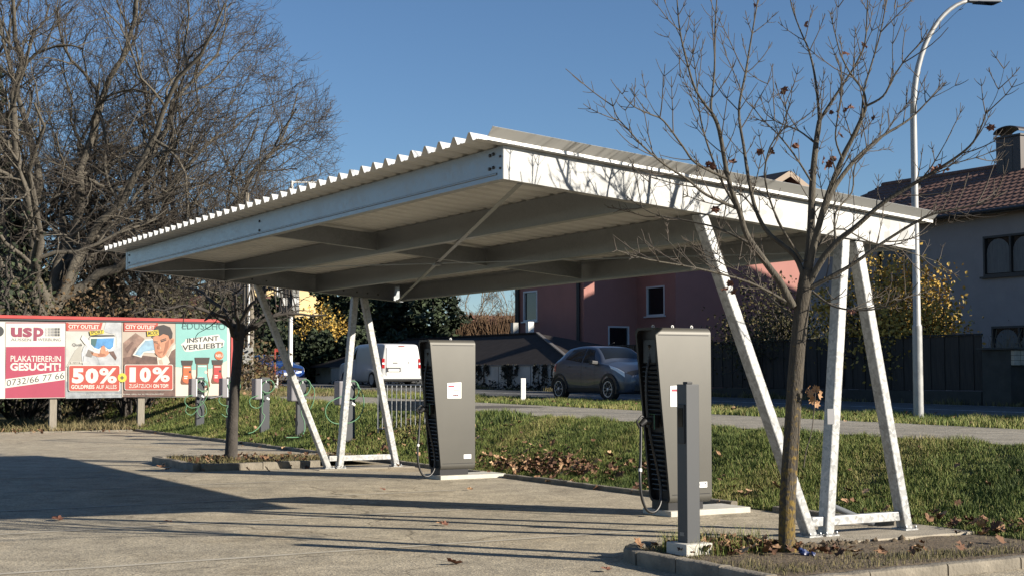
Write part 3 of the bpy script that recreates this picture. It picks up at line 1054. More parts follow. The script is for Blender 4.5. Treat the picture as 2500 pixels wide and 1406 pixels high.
# ---------------------------------------------------------------- utility pole pair with junction box
up = at(603, 962, 50.0); up.z = gz(11.5, 37.6) - 0.15
ut = thing('utility_pole', 'weathered wooden utility pole with grey junction box behind the far tree', 'utility pole', up, 0.2)
M_WOODP = mat('weathered pole wood', (0.22, 0.19, 0.15), 0.9, var=0.3, scale=5, stretch=(6, 6, 0.6), bump=0.4)
MB().tube([(-0.09, 0, 0), (-0.09, 0, 7.2)], [0.12, 0.09], 10).build('pole', M_WOODP, ut, smooth=True)
MB().tube([(0.12, 0, 0), (0.12, 0, 6.4)], [0.11, 0.09], 10).build('pole', M_WOODP, ut, smooth=True)
MB().prism([(-0.16, 1.12), (0.12, 1.12), (0.18, 1.35), (0.18, 1.72), (-0.18, 1.72), (-0.18, 1.35)], lambda a, b, h: (a, h, b), -0.33, -0.13).build('junction_box', M_SIGNB, ut, bevel=0.01)
MB().tube([(0.03, -0.15, 1.7), (0.03, -0.14, 6.0)], 0.035, 8).build('conduit', M_WHITEP, ut, smooth=True)
# marker post
mp_ = W(13.4, 41.0); mp_.z = gz(13.4, 41.0) - 0.03
mk = thing('marker_post', 'white marker post with a tall red flag rod by the far roadside', 'post', mp_, 0.1)
MB().prism([(-0.075, -0.04), (0.075, -0.04), (0.075, 0.04), (-0.075, 0.04)], lambda a, b, h: (a, b, h), 0, 0.62).build('post', M_WHITEP, mk, bevel=0.02)
MB().box(-0.02, 0.02, -0.046, -0.041, 0.32, 0.50).build('reflector', M_BLACK, mk)
MB().tube([(-0.05, 0, 0.6), (-0.07, 0, 1.62)], 0.028, 8).build('rod', M_REDP, mk)
MB().box(-0.07, 0.22, -0.012, 0.012, 1.5, 1.62).build('flag', M_REDP, mk)
# delineator
dl = W(13.5, 22.6); dl.z = gz(13.5, 22.6) - 0.03
de = thing('delineator_post', 'short white roadside delineator post between path and road', 'post', dl, 0.35)
MB().prism([(-0.07, -0.05), (0.07, -0.05), (0.05, 0.05), (-0.05, 0.05)], lambda a, b, h: (a, b, h), 0, 0.64).build('post', M_WHITEP, de, bevel=0.012)
MB().prism([(-0.07, -0.05), (0.07, -0.05), (0.05, 0.05), (-0.05, 0.05)], lambda a, b, h: (a, b, h), 0.641, 0.66).build('cap', M_WHITEP, de)
# grey pipe lying in the grass behind the near trestle
pp = thing('pipe', 'short grey plastic pipe end sticking up from the grass behind the near trestle', 'pipe', (0, 0, 0))
MB().tube([W(4.95, 0.75, 0.02), W(4.62, 1.02, 0.20)], 0.035, 12).build('tube', mat('grey conduit plastic', (0.16, 0.17, 0.18), 0.5), pp, smooth=True)
# blue crumpled bag by the tree
bb = MB()
for k, (dx, dy, dz, s) in enumerate([(0, 0, 0.05, 0.05), (0.05, 0.02, 0.03, 0.04), (-0.03, 0.01, 0.08, 0.035), (0.13, -0.02, 0.03, 0.035)]):
    rr = random.Random(k)
    n0 = len(bb.v)
    bmx = bmesh.new(); bmesh.ops.create_icosphere(bmx, subdivisions=2, radius=s)
    vs = [(v_.co * rr.uniform(0.65, 1.25)) + Vector((dx, dy, dz)) for v_ in bmx.verts]
    fs = [[w.index for w in f.verts] for f in bmx.faces]
    bmx.free()
    bb.add(vs, fs)
bo_ = bb.build('plastic_bag', mat('blue film', (0.015, 0.03, 0.11), 0.4), None)
tag(bo_, 'crumpled dark blue plastic scrap at the foot of the near tree', 'bag')
bo_.location = W(2.16, -1.28, 0.085)
bo_.scale = (0.62, 0.62, 0.62)
# ---------------------------------------------------------------- advertising hoarding
BBV = 30.75                                  # the hoarding stands across the end of the lot
bbx = thing('billboard', 'long red framed advertising hoarding with four posters on grey posts', 'billboard', W(0, BBV), PSI)


def bp(px, py):
    """place on the hoarding's face (a along it, z up) that the photograph shows at this pixel"""
    d = at(px, py, 1.0) - Vector((0, 0, EYE))
    n = -DL
    k = (W(0, BBV) - Vector((0, 0, EYE))).dot(n) / d.dot(n)
    p = Vector((0, 0, EYE)) + d * k
    return ((p - W(0, BBV)).dot(DR), p.z)


zt = 0.5 * (bp(0, 784)[1] + bp(560, 787)[1])
zbm = 0.5 * (bp(10, 973)[1] + bp(560, 964)[1])
aR = bp(562, 880)[0]
aL = -4.2
PROUD = [0.0]


def layer(pts, m, parent, name, lv, pix=True, thick=0.003):
    """flat print: polygon in photograph pixels laid on the hoarding's face, lv steps proud of it"""
    q = [bp(*p) for p in pts] if pix else pts
    y = -0.03 - 0.004 * lv
    mb = MB().prism(q, lambda a, b, h: (a, h, b), y, y - thick)
    return mb.build(name, m, parent)


def flat(name, col, rough=0.6, var=0.07, scale=2.2):
    return mat('print ' + name, tuple(c * 0.68 for c in col), rough, var=var, scale=scale)


def word(txt, px0, py0, px1, py1, m, parent, lv, bold=0.0, shear=0.0, name='lettering', spacing=1.0):
    """lettering fitted so its box runs from pixel (px0,py0) bottom-left to (px1, py1) top-right"""
    cu = bpy.data.curves.new('lettering', 'FONT')
    cu.body = txt
    cu.size = 1.0
    cu.offset = bold
    cu.space_character = spacing
    cu.fill_mode = 'FRONT'
    cu.resolution_u = 3
    tmp = bpy.data.objects.new('tmp', cu)
    COL.objects.link(tmp)
    dg = bpy.context.evaluated_depsgraph_get()
    me = bpy.data.meshes.new_from_object(tmp.evaluated_get(dg))
    bpy.data.objects.remove(tmp)
    co = np.array([v.co[:] for v in me.vertices])
    x0, x1, y0, y1 = co[:, 0].min(), co[:, 0].max(), co[:, 1].min(), co[:, 1].max()
    A, B = bp(px0, py0), bp(px1, py1)
    y = -0.033 - 0.004 * lv
    for v in me.vertices:
        s, t = (v.co.x - x0) / (x1 - x0), (v.co.y - y0) / (y1 - y0)
        v.co = (A[0] + (B[0] - A[0]) * s, y, A[1] + (B[1] - A[1]) * t + shear * (s - 0.0) * 1.0)
    o = bpy.data.objects.new(name, me)
    COL.objects.link(o)
    me.materials.clear()
    me.materials.append(m)
    o.parent = parent
    return o


MB().box(aL, aR, 0.0, 0.05, zbm - 0.02, zt + 0.05).build('backing_board', mat('grey board', (0.25, 0.24, 0.22), 0.8), bbx)
MB().box(aL, aR + 0.06, -0.09, 0.07, zt + 0.045, zt + 0.135).build('top_rail', mat('faded red rail', (0.40, 0.045, 0.04), 0.5, var=0.15, scale=2), bbx, bevel=0.006)
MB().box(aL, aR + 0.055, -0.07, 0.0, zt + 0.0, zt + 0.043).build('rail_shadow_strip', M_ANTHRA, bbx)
MB().box(aR + 0.0, aR + 0.075, -0.06, 0.06, zbm - 0.03, zt + 0.043).build('side_rail', mat('faded red rail', (0.40, 0.045, 0.04)), bbx, bevel=0.005)
tg = MB().box(aR - 0.27, aR - 0.05, -0.095, -0.09, zt + 0.06, zt + 0.12).build('maker_label', M_WHITE, bbx)
M_POSTW = mat('grey timber post', (0.26, 0.23, 0.185), 0.9, var=0.25, scale=6, stretch=(6, 6, 0.7), bump=0.3)
for px in (131, 346, 541):
    a = bp(px, 1000)[0]
    MB().box(a - 0.10, a + 0.10, 0.052, 0.17, -0.15, zt).build('post', M_POSTW, bbx, bevel=0.008)
for a in (aL + 0.6, aL + 2.0):
    MB().box(a - 0.10, a + 0.10, 0.052, 0.17, -0.15, zt).build('post', M_POSTW, bbx, bevel=0.008)

PW = flat('warm white', (0.80, 0.78, 0.70))
PPINK = flat('magenta', (0.45, 0.055, 0.11))
PPLUM = flat('plum', (0.33, 0.06, 0.11))
PRED = flat('signal red', (0.52, 0.075, 0.05))
PGREY = flat('grey', (0.33, 0.33, 0.33))
PDK = flat('dark ink', (0.05, 0.055, 0.06))
PYEL = flat('yellow', (0.78, 0.62, 0.06))
PSKIN = flat('skin', (0.62, 0.29, 0.17), 0.6, 0.16, 5.0)
PSKIN2 = flat('skin shade', (0.40, 0.16, 0.09))
PHAIR = flat('hair', (0.045, 0.035, 0.035))
PTURQ = flat('turquoise', (0.27, 0.58, 0.54))
PTEAL = flat('teal ink', (0.06, 0.16, 0.16))
PCREAM = flat('cream', (0.80, 0.70, 0.58))
PBROWN = flat('jacket brown', (0.17, 0.095, 0.075), 0.6, 0.5, 7.0)
PBROWN2 = flat('jacket brown light', (0.32, 0.20, 0.155), 0.6, 0.45, 5.0)
PICE = flat('ice grey', (0.56, 0.58, 0.60), 0.6, 0.30, 4.0)
PICE2 = flat('ice grey deep', (0.36, 0.39, 0.42), 0.6, 0.45, 5.0)
PBLUE = flat('goggle blue', (0.10, 0.33, 0.66), 0.6, 0.4, 4.0)
PBLUE2 = flat('denim blue', (0.30, 0.47, 0.60), 0.6, 0.35, 4.0)
PORANGE = flat('orange', (0.74, 0.16, 0.05))
PJAR = flat('coffee brown', (0.20, 0.075, 0.035))
PLID = flat('lid brown', (0.05, 0.035, 0.03))


def rect(x0, y0, x1, y1):
    return [(x0, y1), (x1, y1), (x1, y0), (x0, y0)]


def rrect(x0, y0, x1, y1, r):
    out = []
    for cx, cy, a0 in ((x1 - r, y1 - r, 0), (x0 + r, y1 - r, 90), (x0 + r, y0 + r, 180), (x1 - r, y0 + r, 270)):
        for k in range(5):
            a = math.radians(a0 + 22.5 * k)
            out.append((cx + r * math.cos(a), cy + r * math.sin(a)))
    return out


def circ(cx, cy, r, n=20, ry=None):
    ry = ry or r
    return [(cx + r * math.cos(2 * math.pi * k / n), cy + ry * math.sin(2 * math.pi * k / n)) for k in range(n)]


ZY0, ZY1 = 785, 972


def poster(name, x0, x1, m, lab):
    o = layer([(x0, 972.5 - x0 * 0.0145), (x1, 972.5 - x1 * 0.0145), (x1, 785 + x1 * 0.004), (x0, 785 + x0 * 0.004)], m, bbx, name, 0)
    o['label'] = lab
    return o


# far left strip of the next poster
p0 = poster('poster', -80, 12, PW, 'pale poster cut off at the left end of the hoarding')
layer(circ(-4, 808, 13), PDK, p0, 'print', 1)
# 1: poster hanger wanted
p1 = poster('poster', 13, 159, PW, 'white and magenta job poster with a phone number')
layer(rect(14, 786, 159, 788.5), PPLUM, p1, 'print', 1)
layer([(12, 971), (158, 969), (158, 845), (14, 846)], PPINK, p1, 'print', 1)
word('us', 26, 822, 78, 799, PPLUM, p1, 2, 0.035)
word('p', 81, 831, 106, 799, PPLUM, p1, 2, 0.035)
word('AUSSEN', 26, 831.5, 76, 825, PGREY, p1, 2, 0.005)
word('WERBUNG', 92, 831.5, 148, 825, PGREY, p1, 2, -0.002)
for i in range(5):
    for j in range(3):
        g = (0.55, 0.42, 0.33, 0.16, 0.10)[i]
        layer(rect(110 + i * 7.6, 800 + j * 7, 116.2 + i * 7.6 - (i == 4) * 1.5, 805.8 + j * 7), flat('grid%d' % i, (g, g, g)), p1, 'print', 2)
word('PLAKATIERER:IN', 25, 882, 148, 868, PW, p1, 2, 0.012)
word('GESUCHT!', 24, 904, 148, 885, PW, p1, 2, 0.035)
layer([(12, 946.5), (158, 926), (159, 904), (13, 924.5)], PW, p1, 'print', 2)
word('0732/66 77 66', 15.5, 942, 155.5, 926.5, PDK, p1, 3, -0.006, shear=bp(15.5, 907)[1] - bp(15.5, 926)[1])
# 2: sport
p2 = poster('poster', 160, 296, flat('snow', (0.64, 0.63, 0.58), 0.6, 0.18, 3.0), 'snowy outlet poster with ski goggles and 50% in a red box')
layer([(160, 972), (296, 969.5), (296, 930), (160, 930)], PICE2, p2, 'print', 1)
layer([(296, 900), (296, 786), (272, 786), (285, 830), (276, 900)], PICE, p2, 'print', 1)
layer([(258, 786), (296, 786), (296, 800), (275, 815), (252, 808)], PICE, p2, 'print', 2)
layer([(160, 896), (182, 856), (198, 840), (200, 896)], flat('grey snow', (0.50, 0.48, 0.42)), p2, 'print', 2)
layer([(160, 786.5), (250, 787), (244, 807), (161, 807)], PRED, p2, 'print', 3)
word('CITY OUTLET', 166, 801, 241, 793, PW, p2, 4, 0.03)
for yy in (788.5, 804):
    layer(rect(166, yy, 243, yy + 1.2), PW, p2, 'print', 4)
# skier: hood, chin guard, face, goggles
layer([(200, 893), (198, 862), (203, 846), (214, 834), (270, 832), (283, 850), (285, 880), (278, 893)], PICE, p2, 'print', 4)
layer([(206, 862), (212, 838), (222, 832), (272, 833), (276, 858), (262, 866), (240, 870)], flat('hood', (0.66, 0.67, 0.68)), p2, 'print', 5)
layer([(208, 868), (214, 852), (228, 858), (222, 872)], flat('fur', (0.24, 0.22, 0.2)), p2, 'print', 6)
layer([(219, 858), (240, 862), (262, 855), (266, 862), (256, 870), (240, 871), (224, 866)], PSKIN, p2, 'print', 6)
layer([(238, 863), (252, 862), (258, 866), (248, 869.5), (240, 868)], PSKIN2, p2, 'print', 7)
layer([(264, 858), (276, 856), (284, 872), (281, 879), (270, 866)], PBROWN, p2, 'print', 6)
layer([(196, 826), (201, 816), (222, 834), (220, 852), (205, 838)], PW, p2, 'print', 6)
layer([(217, 824), (225, 819), (275, 819), (280, 822), (279, 846), (270, 856), (262, 855), (252, 846), (240, 856), (228, 852), (217, 843)], PW, p2, 'print', 7)
layer([(218, 821), (225, 817), (277, 817), (280, 820.5), (225, 822)], PDK, p2, 'print', 8)
layer([(221, 826), (277, 824.5), (275, 845), (268, 852), (262, 851), (251, 842.5), (240, 851.5), (229, 848), (221, 840)], PBLUE, p2, 'print', 8)
layer([(221, 826), (236, 826), (231, 846), (221, 839)], PTEAL, p2, 'print', 9)
layer([(246, 844), (254, 842), (257, 856), (250, 863), (243, 861)], PSKIN, p2, 'print', 8)
layer([(200, 893), (204, 868), (230, 874), (262, 872), (262, 893)], PICE, p2, 'print', 7)
layer([(234, 868), (240, 882), (232, 893), (246, 893), (240, 880)], PICE2, p2, 'print', 8)
word('Quali', 176, 845, 199, 837, PDK, p2, 5, 0.0)
layer([(217, 808), (252, 804), (253, 813), (219, 818)], PYEL, p2, 'print', 9)
word('SPORT', 220, 815, 250, 807.5, PDK, p2, 10, 0.015, shear=0.03)
word('JETZT BIS ZU', 171, 887, 214, 882, PW, p2, 8, 0.02)
layer(rrect(166, 890.5, 291.5, 954.5, 4), PW, p2, 'print', 9)
layer(rrect(167.5, 892, 290, 953, 3.5), PRED, p2, 'print', 10)
word('5', 174, 935, 203.5, 898, PW, p2, 11, 0.06)
word('0', 206.5, 935, 239, 898, PW, p2, 11, 0.06)
word('%', 240, 935, 284, 897.5, PW, p2, 11, 0.03)
word('GOLDPREIS', 172, 948.5, 229, 938.5, PW, p2, 11, 0.03)
word('AUF ALLES', 233, 948.5, 283, 938.5, PW, p2, 11, 0.006)
word('Auf UVP von 5.11. bis 30.11.2025, ausgenommen gekennzeichnete', 196, 964.5, 296, 961, PW, p2, 3, 0.02)
# 3: fashion
p3 = poster('poster', 297, 427, flat('beige', (0.55, 0.47, 0.39)), 'outlet poster with a dark haired man in a brown jacket and 10% in a red box')
layer([(300, 890), (300, 836), (330, 812), (352, 826), (346, 850), (330, 890)], PBROWN2, p3, 'print', 1)
layer([(300, 872), (340, 866), (392, 872), (392, 893), (300, 893)], PBROWN, p3, 'print', 2)
layer([(300, 968.5), (427, 966.5), (427, 890), (300, 890)], PBROWN, p3, 'print', 1)
layer([(323, 866), (336, 846), (352, 828), (372, 826), (390, 852), (388, 862), (350, 860), (344, 872)], PW, p3, 'print', 3)
layer([(328, 865), (339, 848), (354, 831), (372, 829), (386, 852), (350, 858), (342, 868)], PBLUE2, p3, 'print', 4)
layer([(384, 888), (382, 866), (396, 872), (404, 858), (427, 838), (427, 893), (386, 893)], PCREAM, p3, 'print', 3)
layer([(410, 872), (418, 856), (427, 850), (427, 893), (402, 893), (414, 884)], PBROWN, p3, 'print', 4)
layer([(372, 824), (378, 862), (386, 871), (394, 873), (402, 868), (410, 852), (418, 840), (424, 834), (424, 826), (416, 824), (412, 812), (390, 808)], PSKIN, p3, 'print', 5)
layer([(374, 836), (378, 862), (386, 871), (394, 873), (386, 860), (383, 840)], flat('skin mid', (0.52, 0.22, 0.125)), p3, 'print', 6)
layer([(376, 819), (370, 824), (372, 806), (380, 796), (398, 792), (414, 798), (420, 812), (419, 824), (414, 828), (410, 818), (398, 814), (388, 820), (382, 814)], PHAIR, p3, 'print', 7)
for pts in ([(375, 834), (384, 836), (383, 838), (375, 836)], [(391, 832), (404, 828), (405, 830), (392, 835)], [(374, 831), (384, 833), (384, 834.4), (374, 832.6)], [(390, 829), (404, 824.6), (405, 826.4), (391, 831)]):
    layer(pts, PHAIR, p3, 'print', 6)
# cheek, ear and jaw shading, collar folds
layer([(403, 836), (412, 828), (410, 846), (402, 862), (396, 868), (400, 852)], PSKIN2, p3, 'print', 6)
layer([(416, 829), (422, 828), (421, 836), (416, 840)], PSKIN2, p3, 'print', 6)
layer([(388, 842), (392, 850), (389, 852)], flat('skin light', (0.80, 0.46, 0.31)), p3, 'print', 7)
layer([(404, 864), (412, 852), (421, 845), (416, 856), (408, 872)], flat('fur shade', (0.55, 0.45, 0.35)), p3, 'print', 4)
layer([(386, 878), (394, 876), (398, 890), (390, 892)], flat('fur shade', (0.55, 0.45, 0.35)), p3, 'print', 4)
layer([(305, 850), (322, 832), (326, 836), (310, 862)], PBROWN, p3, 'print', 2)
layer([(318, 868), (330, 846), (334, 850), (326, 872)], PBROWN, p3, 'print', 2)
layer([(384, 837), (388, 837), (391, 850), (386, 852), (382, 850)], PSKIN2, p3, 'print', 6)
layer([(384, 859), (393, 856.5), (398, 857.5), (393, 861), (387, 861.5)], PSKIN2, p3, 'print', 7)
layer([(301, 787), (385, 787.5), (381, 808), (301, 808)], PRED, p3, 'print', 6)
word('CITY OUTLET', 305, 802, 376, 794, PW, p3, 7, 0.03)
for yy in (789.5, 805):
    layer(rect(304, yy, 380, yy + 1.2), PW, p3, 'print', 7)
layer([(357, 808), (385, 804), (386.5, 817), (358.5, 820.5)], PYEL, p3, 'print', 8)
word('MODE', 360, 817.5, 384, 808.5, PDK, p3, 9, 0.01, shear=0.03)
layer(rrect(302.5, 889, 421, 951.5, 4), PW, p3, 'print', 9)
layer(rrect(304, 890.5, 419.5, 950, 3.5), PRED, p3, 'print', 10)
word('1', 314, 932, 330, 896, PW, p3, 11, 0.06)
word('0', 339, 932, 367, 896, PW, p3, 11, 0.06)
word('%', 370, 932, 413, 895.5, PW, p3, 11, 0.03)
word('ZUSÄTZLICH', 313, 946, 368, 934.5, PW, p3, 11, 0.004)
word('ON TOP!', 372, 946, 409, 936.5, PW, p3, 11, 0.03)
word('Artikel, gültig nur im Abverkaufsartikel', 298, 963, 398, 959.5, PW, p3, 3, 0.02)
layer(circ(296.5, 921, 11), PYEL, p3, 'print', 12)
word('+', 291.5, 926, 301, 916.5, PDK, p3, 13, 0.04)
# 4: coffee
p4 = poster('poster', 427.5, 561, PCREAM, 'turquoise and cream coffee poster with three jars')
wav = [(428, 787), (553, 788.3), (553, 880), (545, 884), (530, 893), (512, 900), (490, 901), (470, 902), (450, 897), (428, 895)]
layer(wav, PTURQ, p4, 'print', 1)
layer(rect(553.3, 788.5, 560.5, 964), PW, p4, 'print', 1)
# slab-serif name
word('EDUSCHO', 444, 803, 549, 788.8, PTEAL, p4, 2, 0.0)
for x in (446.2, 461.5, 476.5, 519.0):
    for yy in (789, 802):
        layer(rect(x - 2, yy, x + 3, yy + 1), PTEAL, p4, 'print', 2)
layer([(443, 843), (440, 841), (451, 832), (452, 827), (530, 815.5), (534, 816), (536, 825), (544, 829), (547, 832), (545, 843), (540, 847), (460, 858), (453, 858), (448, 855)], PW, p4, 'print', 2)
word('INSTANT', 455.5, 836.5, 532, 826, PDK, p4, 3, 0.02, shear=0.085)
word('VERLIEBT!', 444, 855, 543, 843, PDK, p4, 3, 0.02, shear=0.10)
layer(circ(533.5, 867, 10.5), PORANGE, p4, 'print', 5)
word('NEU', 525.5, 871, 541.5, 864, PW, p4, 6, 0.03)


def jar(cx, top, bot, w, colr):
    h = bot - top
    layer([(cx - w * .42, bot), (cx + w * .42, bot), (cx + w * .52, bot - h * .06), (cx + w * .50, bot - h * .16), (cx + w * .38, bot - h * .42), (cx + w * .38, top + h * .2), (cx - w * .38, top + h * .2), (cx - w * .38, bot - h * .42), (cx - w * .50, bot - h * .16), (cx - w * .52, bot - h * .06)], PJAR, p4, 'print', 3)
    layer([(cx - w * .43, top + h * .2), (cx + w * .43, top + h * .2), (cx + w * .50, top), (cx - w * .50, top)], PLID, p4, 'print', 4)
    layer([(cx - w * .30, bot - h * .10), (cx, bot - h * .04), (cx + w * .30, bot - h * .10), (cx + w * .40, bot - h * .22), (cx + w * .31, bot - h * .42), (cx + w * .31, top + h * .24), (cx - w * .31, top + h * .24), (cx - w * .31, bot - h * .42), (cx - w * .40, bot - h * .22)], colr, p4, 'print', 4)
    layer(rect(cx - w * .26, bot - h * .36, cx + w * .05, bot - h * .31), PW, p4, 'print', 5)
    layer(rect(cx - w * .26, bot - h * .28, cx + w * .02, bot - h * .23), PW, p4, 'print', 5)
    layer(rect(cx - w * .28, top + h * .27, cx + w * .28, top + h * .31), PW, p4, 'print', 5)
    layer(circ(cx + w * .24, top + h * .48, w * .1), PCREAM if colr is PTURQ else PLID, p4, 'print', 5)


jar(455.5, 879, 937.5, 29, PORANGE)
jar(492.5, 872, 946, 37, PTURQ)
jar(529.5, 878, 935.5, 28, flat('jar red', (0.55, 0.05, 0.05)))
# ---------------------------------------------------------------- vehicles
def crom(P, n):
    """dense samples along the first axis of an array of control points"""
    P = np.asarray(P, dtype=float)
    out = []
    m = len(P)
    for i in range(m - 1):
        p0, p1, p2, p3 = P[max(i - 1, 0)], P[i], P[i + 1], P[min(i + 2, m - 1)]
        t1, t2 = (p2 - p0) * 0.32, (p3 - p1) * 0.32
        for k in range(n):
            t = k / n
            h = (2 * t ** 3 - 3 * t ** 2 + 1) * p1 + (t ** 3 - 2 * t ** 2 + t) * t1 + (-2 * t ** 3 + 3 * t ** 2) * p2 + (t ** 3 - t ** 2) * t2
            out.append(h)
    out.append(P[-1])
    return np.array(out)


class Shell:
    """smooth lofted body: stations along x, ring from under the left sill over the roof to the right sill"""

    def __init__(s, st, ns=6, nt=5):
        R = []
        for (x, zb, zm, zs, zt, wb, wm, ws, wt, crown, rake) in st:
            half = [(x, wb * 0.55, zb), (x, wb, zb + 0.03), (x, wm, zm), (x, ws, zs), (x - rake * 0.5, (wt + ws) / 2 + 0.02, (zs + zt) / 2), (x - rake, wt, zt - 0.02), (x - rake, wt * 0.6, zt + crown * 0.8)]
            ring = half + [(x - rake, 0, zt + crown)] + [(a, -b, c) for a, b, c in reversed(half)]
            R.append(ring)
        R = np.array(R)
        s.ns, s.nt = ns, nt
        A = crom(R, ns)
        s.G = np.swapaxes(crom(np.swapaxes(A, 0, 1), nt), 0, 1)
        s.n, s.m = s.G.shape[:2]

    def p(s, a, b):
        """point at station a, ring position b"""
        x, y = min(max(a * s.ns, 0), s.n - 1.001), min(max(b * s.nt, 0), s.m - 1.001)
        i, j = int(x), int(y)
        fx, fy = x - i, y - j
        G = s.G
        return (G[i, j] * (1 - fx) * (1 - fy) + G[i + 1, j] * fx * (1 - fy) + G[i, j + 1] * (1 - fx) * fy + G[i + 1, j + 1] * fx * fy)

    def nrm(s, a, b):
        e = 0.05
        du = s.p(a + e, b) - s.p(a - e, b)
        dv = s.p(a, b + e) - s.p(a, b - e)
        n = np.cross(du, dv)
        n = n / (np.linalg.norm(n) + 1e-9)
        c = s.p(a, b) - np.array([s.p(a, b)[0], 0, 0.7])
        return n if n @ c >= 0 else -n

    def body(s, name, m, parent):
        mb = MB()
        vs = s.G.reshape(-1, 3)
        fs = [(i * s.m + j, i * s.m + j + 1, (i + 1) * s.m + j + 1, (i + 1) * s.m + j) for i in range(s.n - 1) for j in range(s.m - 1)]
        fs += [tuple(range(s.m)), tuple((s.n - 1) * s.m + j for j in range(s.m))]
        fs += [(i * s.m, (i + 1) * s.m, (i + 1) * s.m + s.m - 1, i * s.m + s.m - 1) for i in range(s.n - 1)]
        return mb.add(vs, fs).build(name, m, parent, smooth='all')

    def patch(s, quad, name, m, parent, off=0.006, k=8):
        """panel following the shell between four (station, ring) corners"""
        mb = MB()
        vs = []
        for i in range(k + 1):
            for j in range(k + 1):
                f, g = i / k, j / k
                a = (quad[0][0] * (1 - f) + quad[1][0] * f) * (1 - g) + (quad[3][0] * (1 - f) + quad[2][0] * f) * g
                b = (quad[0][1] * (1 - f) + quad[1][1] * f) * (1 - g) + (quad[3][1] * (1 - f) + quad[2][1] * f) * g
                vs.append(s.p(a, b) + s.nrm(a, b) * off)
        fs = [(i * (k + 1) + j, i * (k + 1) + j + 1, (i + 1) * (k + 1) + j + 1, (i + 1) * (k + 1) + j) for i in range(k) for j in range(k)]
        return mb.add(vs, fs).build(name, m, parent, smooth='all')


def wheel(parent, x, y, r, w, side, spokes=9):
    """tyre with spoked rim; side +1 shows towards +y"""
    t = MB().lathe([(r * 0.62, -w / 2), (r * 0.93, -w / 2), (r, -w / 2 + 0.03), (r, w / 2 - 0.03), (r * 0.93, w / 2), (r * 0.66, w / 2), (r * 0.64, w / 2 - 0.02)], (x, y, r), 'y', 28).build('wheel', M_TYRE, parent, smooth=True)
    yo = y + side * (w / 2 - 0.012)
    MB().lathe([(r * 0.66, 0), (r * 0.66, side * 0.014), (r * 0.60, side * 0.012), (r * 0.58, 0)], (x, yo, r), 'y', 28).build('rim', M_RIM, t, smooth=True)
    sp = MB()
    for k in range(spokes):
        a = 2 * math.pi * k / spokes
        d = Vector((math.cos(a), 0, math.sin(a)))
        e = Vector((-math.sin(a), 0, math.cos(a)))
        c = Vector((x, yo, r))
        q = [c + d * r * 0.08 - e * r * 0.05, c + d * r * 0.60 - e * r * 0.075, c + d * r * 0.60 + e * r * 0.075, c + d * r * 0.08 + e * r * 0.05]
        o_ = Vector((0, side * 0.012, 0))
        sp.hexa([p_ for p_ in q] + [p_ + o_ for p_ in q])
    sp.lathe([(r * 0.13, 0), (r * 0.13, side * 0.018), (r * 0.09, side * 0.022)], (x, yo, r), 'y', 14)
    so = sp.build('spokes', M_RIM, t)
    so['kind'] = 'stuff'
    return t


def arch(parent, x, y, r, R, side, m):
    """dark wheel well and cladding ring on the body side"""
    mb = MB()
    n = 16
    pts = [(R * math.cos(math.pi * k / n), R * math.sin(math.pi * k / n)) for k in range(n + 1)]
    fan = [(p[0] * 0.86, p[1] * 0.86) for p in pts]
    y0 = y
    MB().prism([(a + x, b + r) for a, b in fan] + [(x - R * 0.86, 0.2), (x + R * 0.86, 0.2)], lambda a, b, h: (a, h, b), y0 - side * 0.25, y0 + side * 0.006).build('wheel_well', M_BLACK, parent)
    ring = pts + list(reversed(fan))
    mb.prism([(a + x, b + r) for a, b in ring], lambda a, b, h: (a, h, b), y0 - side * 0.05, y0 + side * 0.022)
    return mb.build('arch_cladding', m, parent)


M_AYGO = mat('slate blue car paint', (0.060, 0.072, 0.100), 0.35, 0.25, coat=0.5)
M_VANW = mat('white van paint', (0.68, 0.68, 0.66), 0.35, coat=0.4)
M_CARBLUE = mat('deep blue car paint', (0.012, 0.045, 0.19), 0.25, 0.2, coat=0.8)
M_LAMP = mat('clear lamp glass', (0.85, 0.87, 0.9), 0.15, 0.0)
M_TAIL = mat('red tail lamp', (0.35, 0.012, 0.015), 0.2, coat=0.5)
M_PLATE = mat('number plate', (0.7, 0.7, 0.68), 0.5)
M_CLAD = mat('black cladding', (0.02, 0.021, 0.023), 0.6)


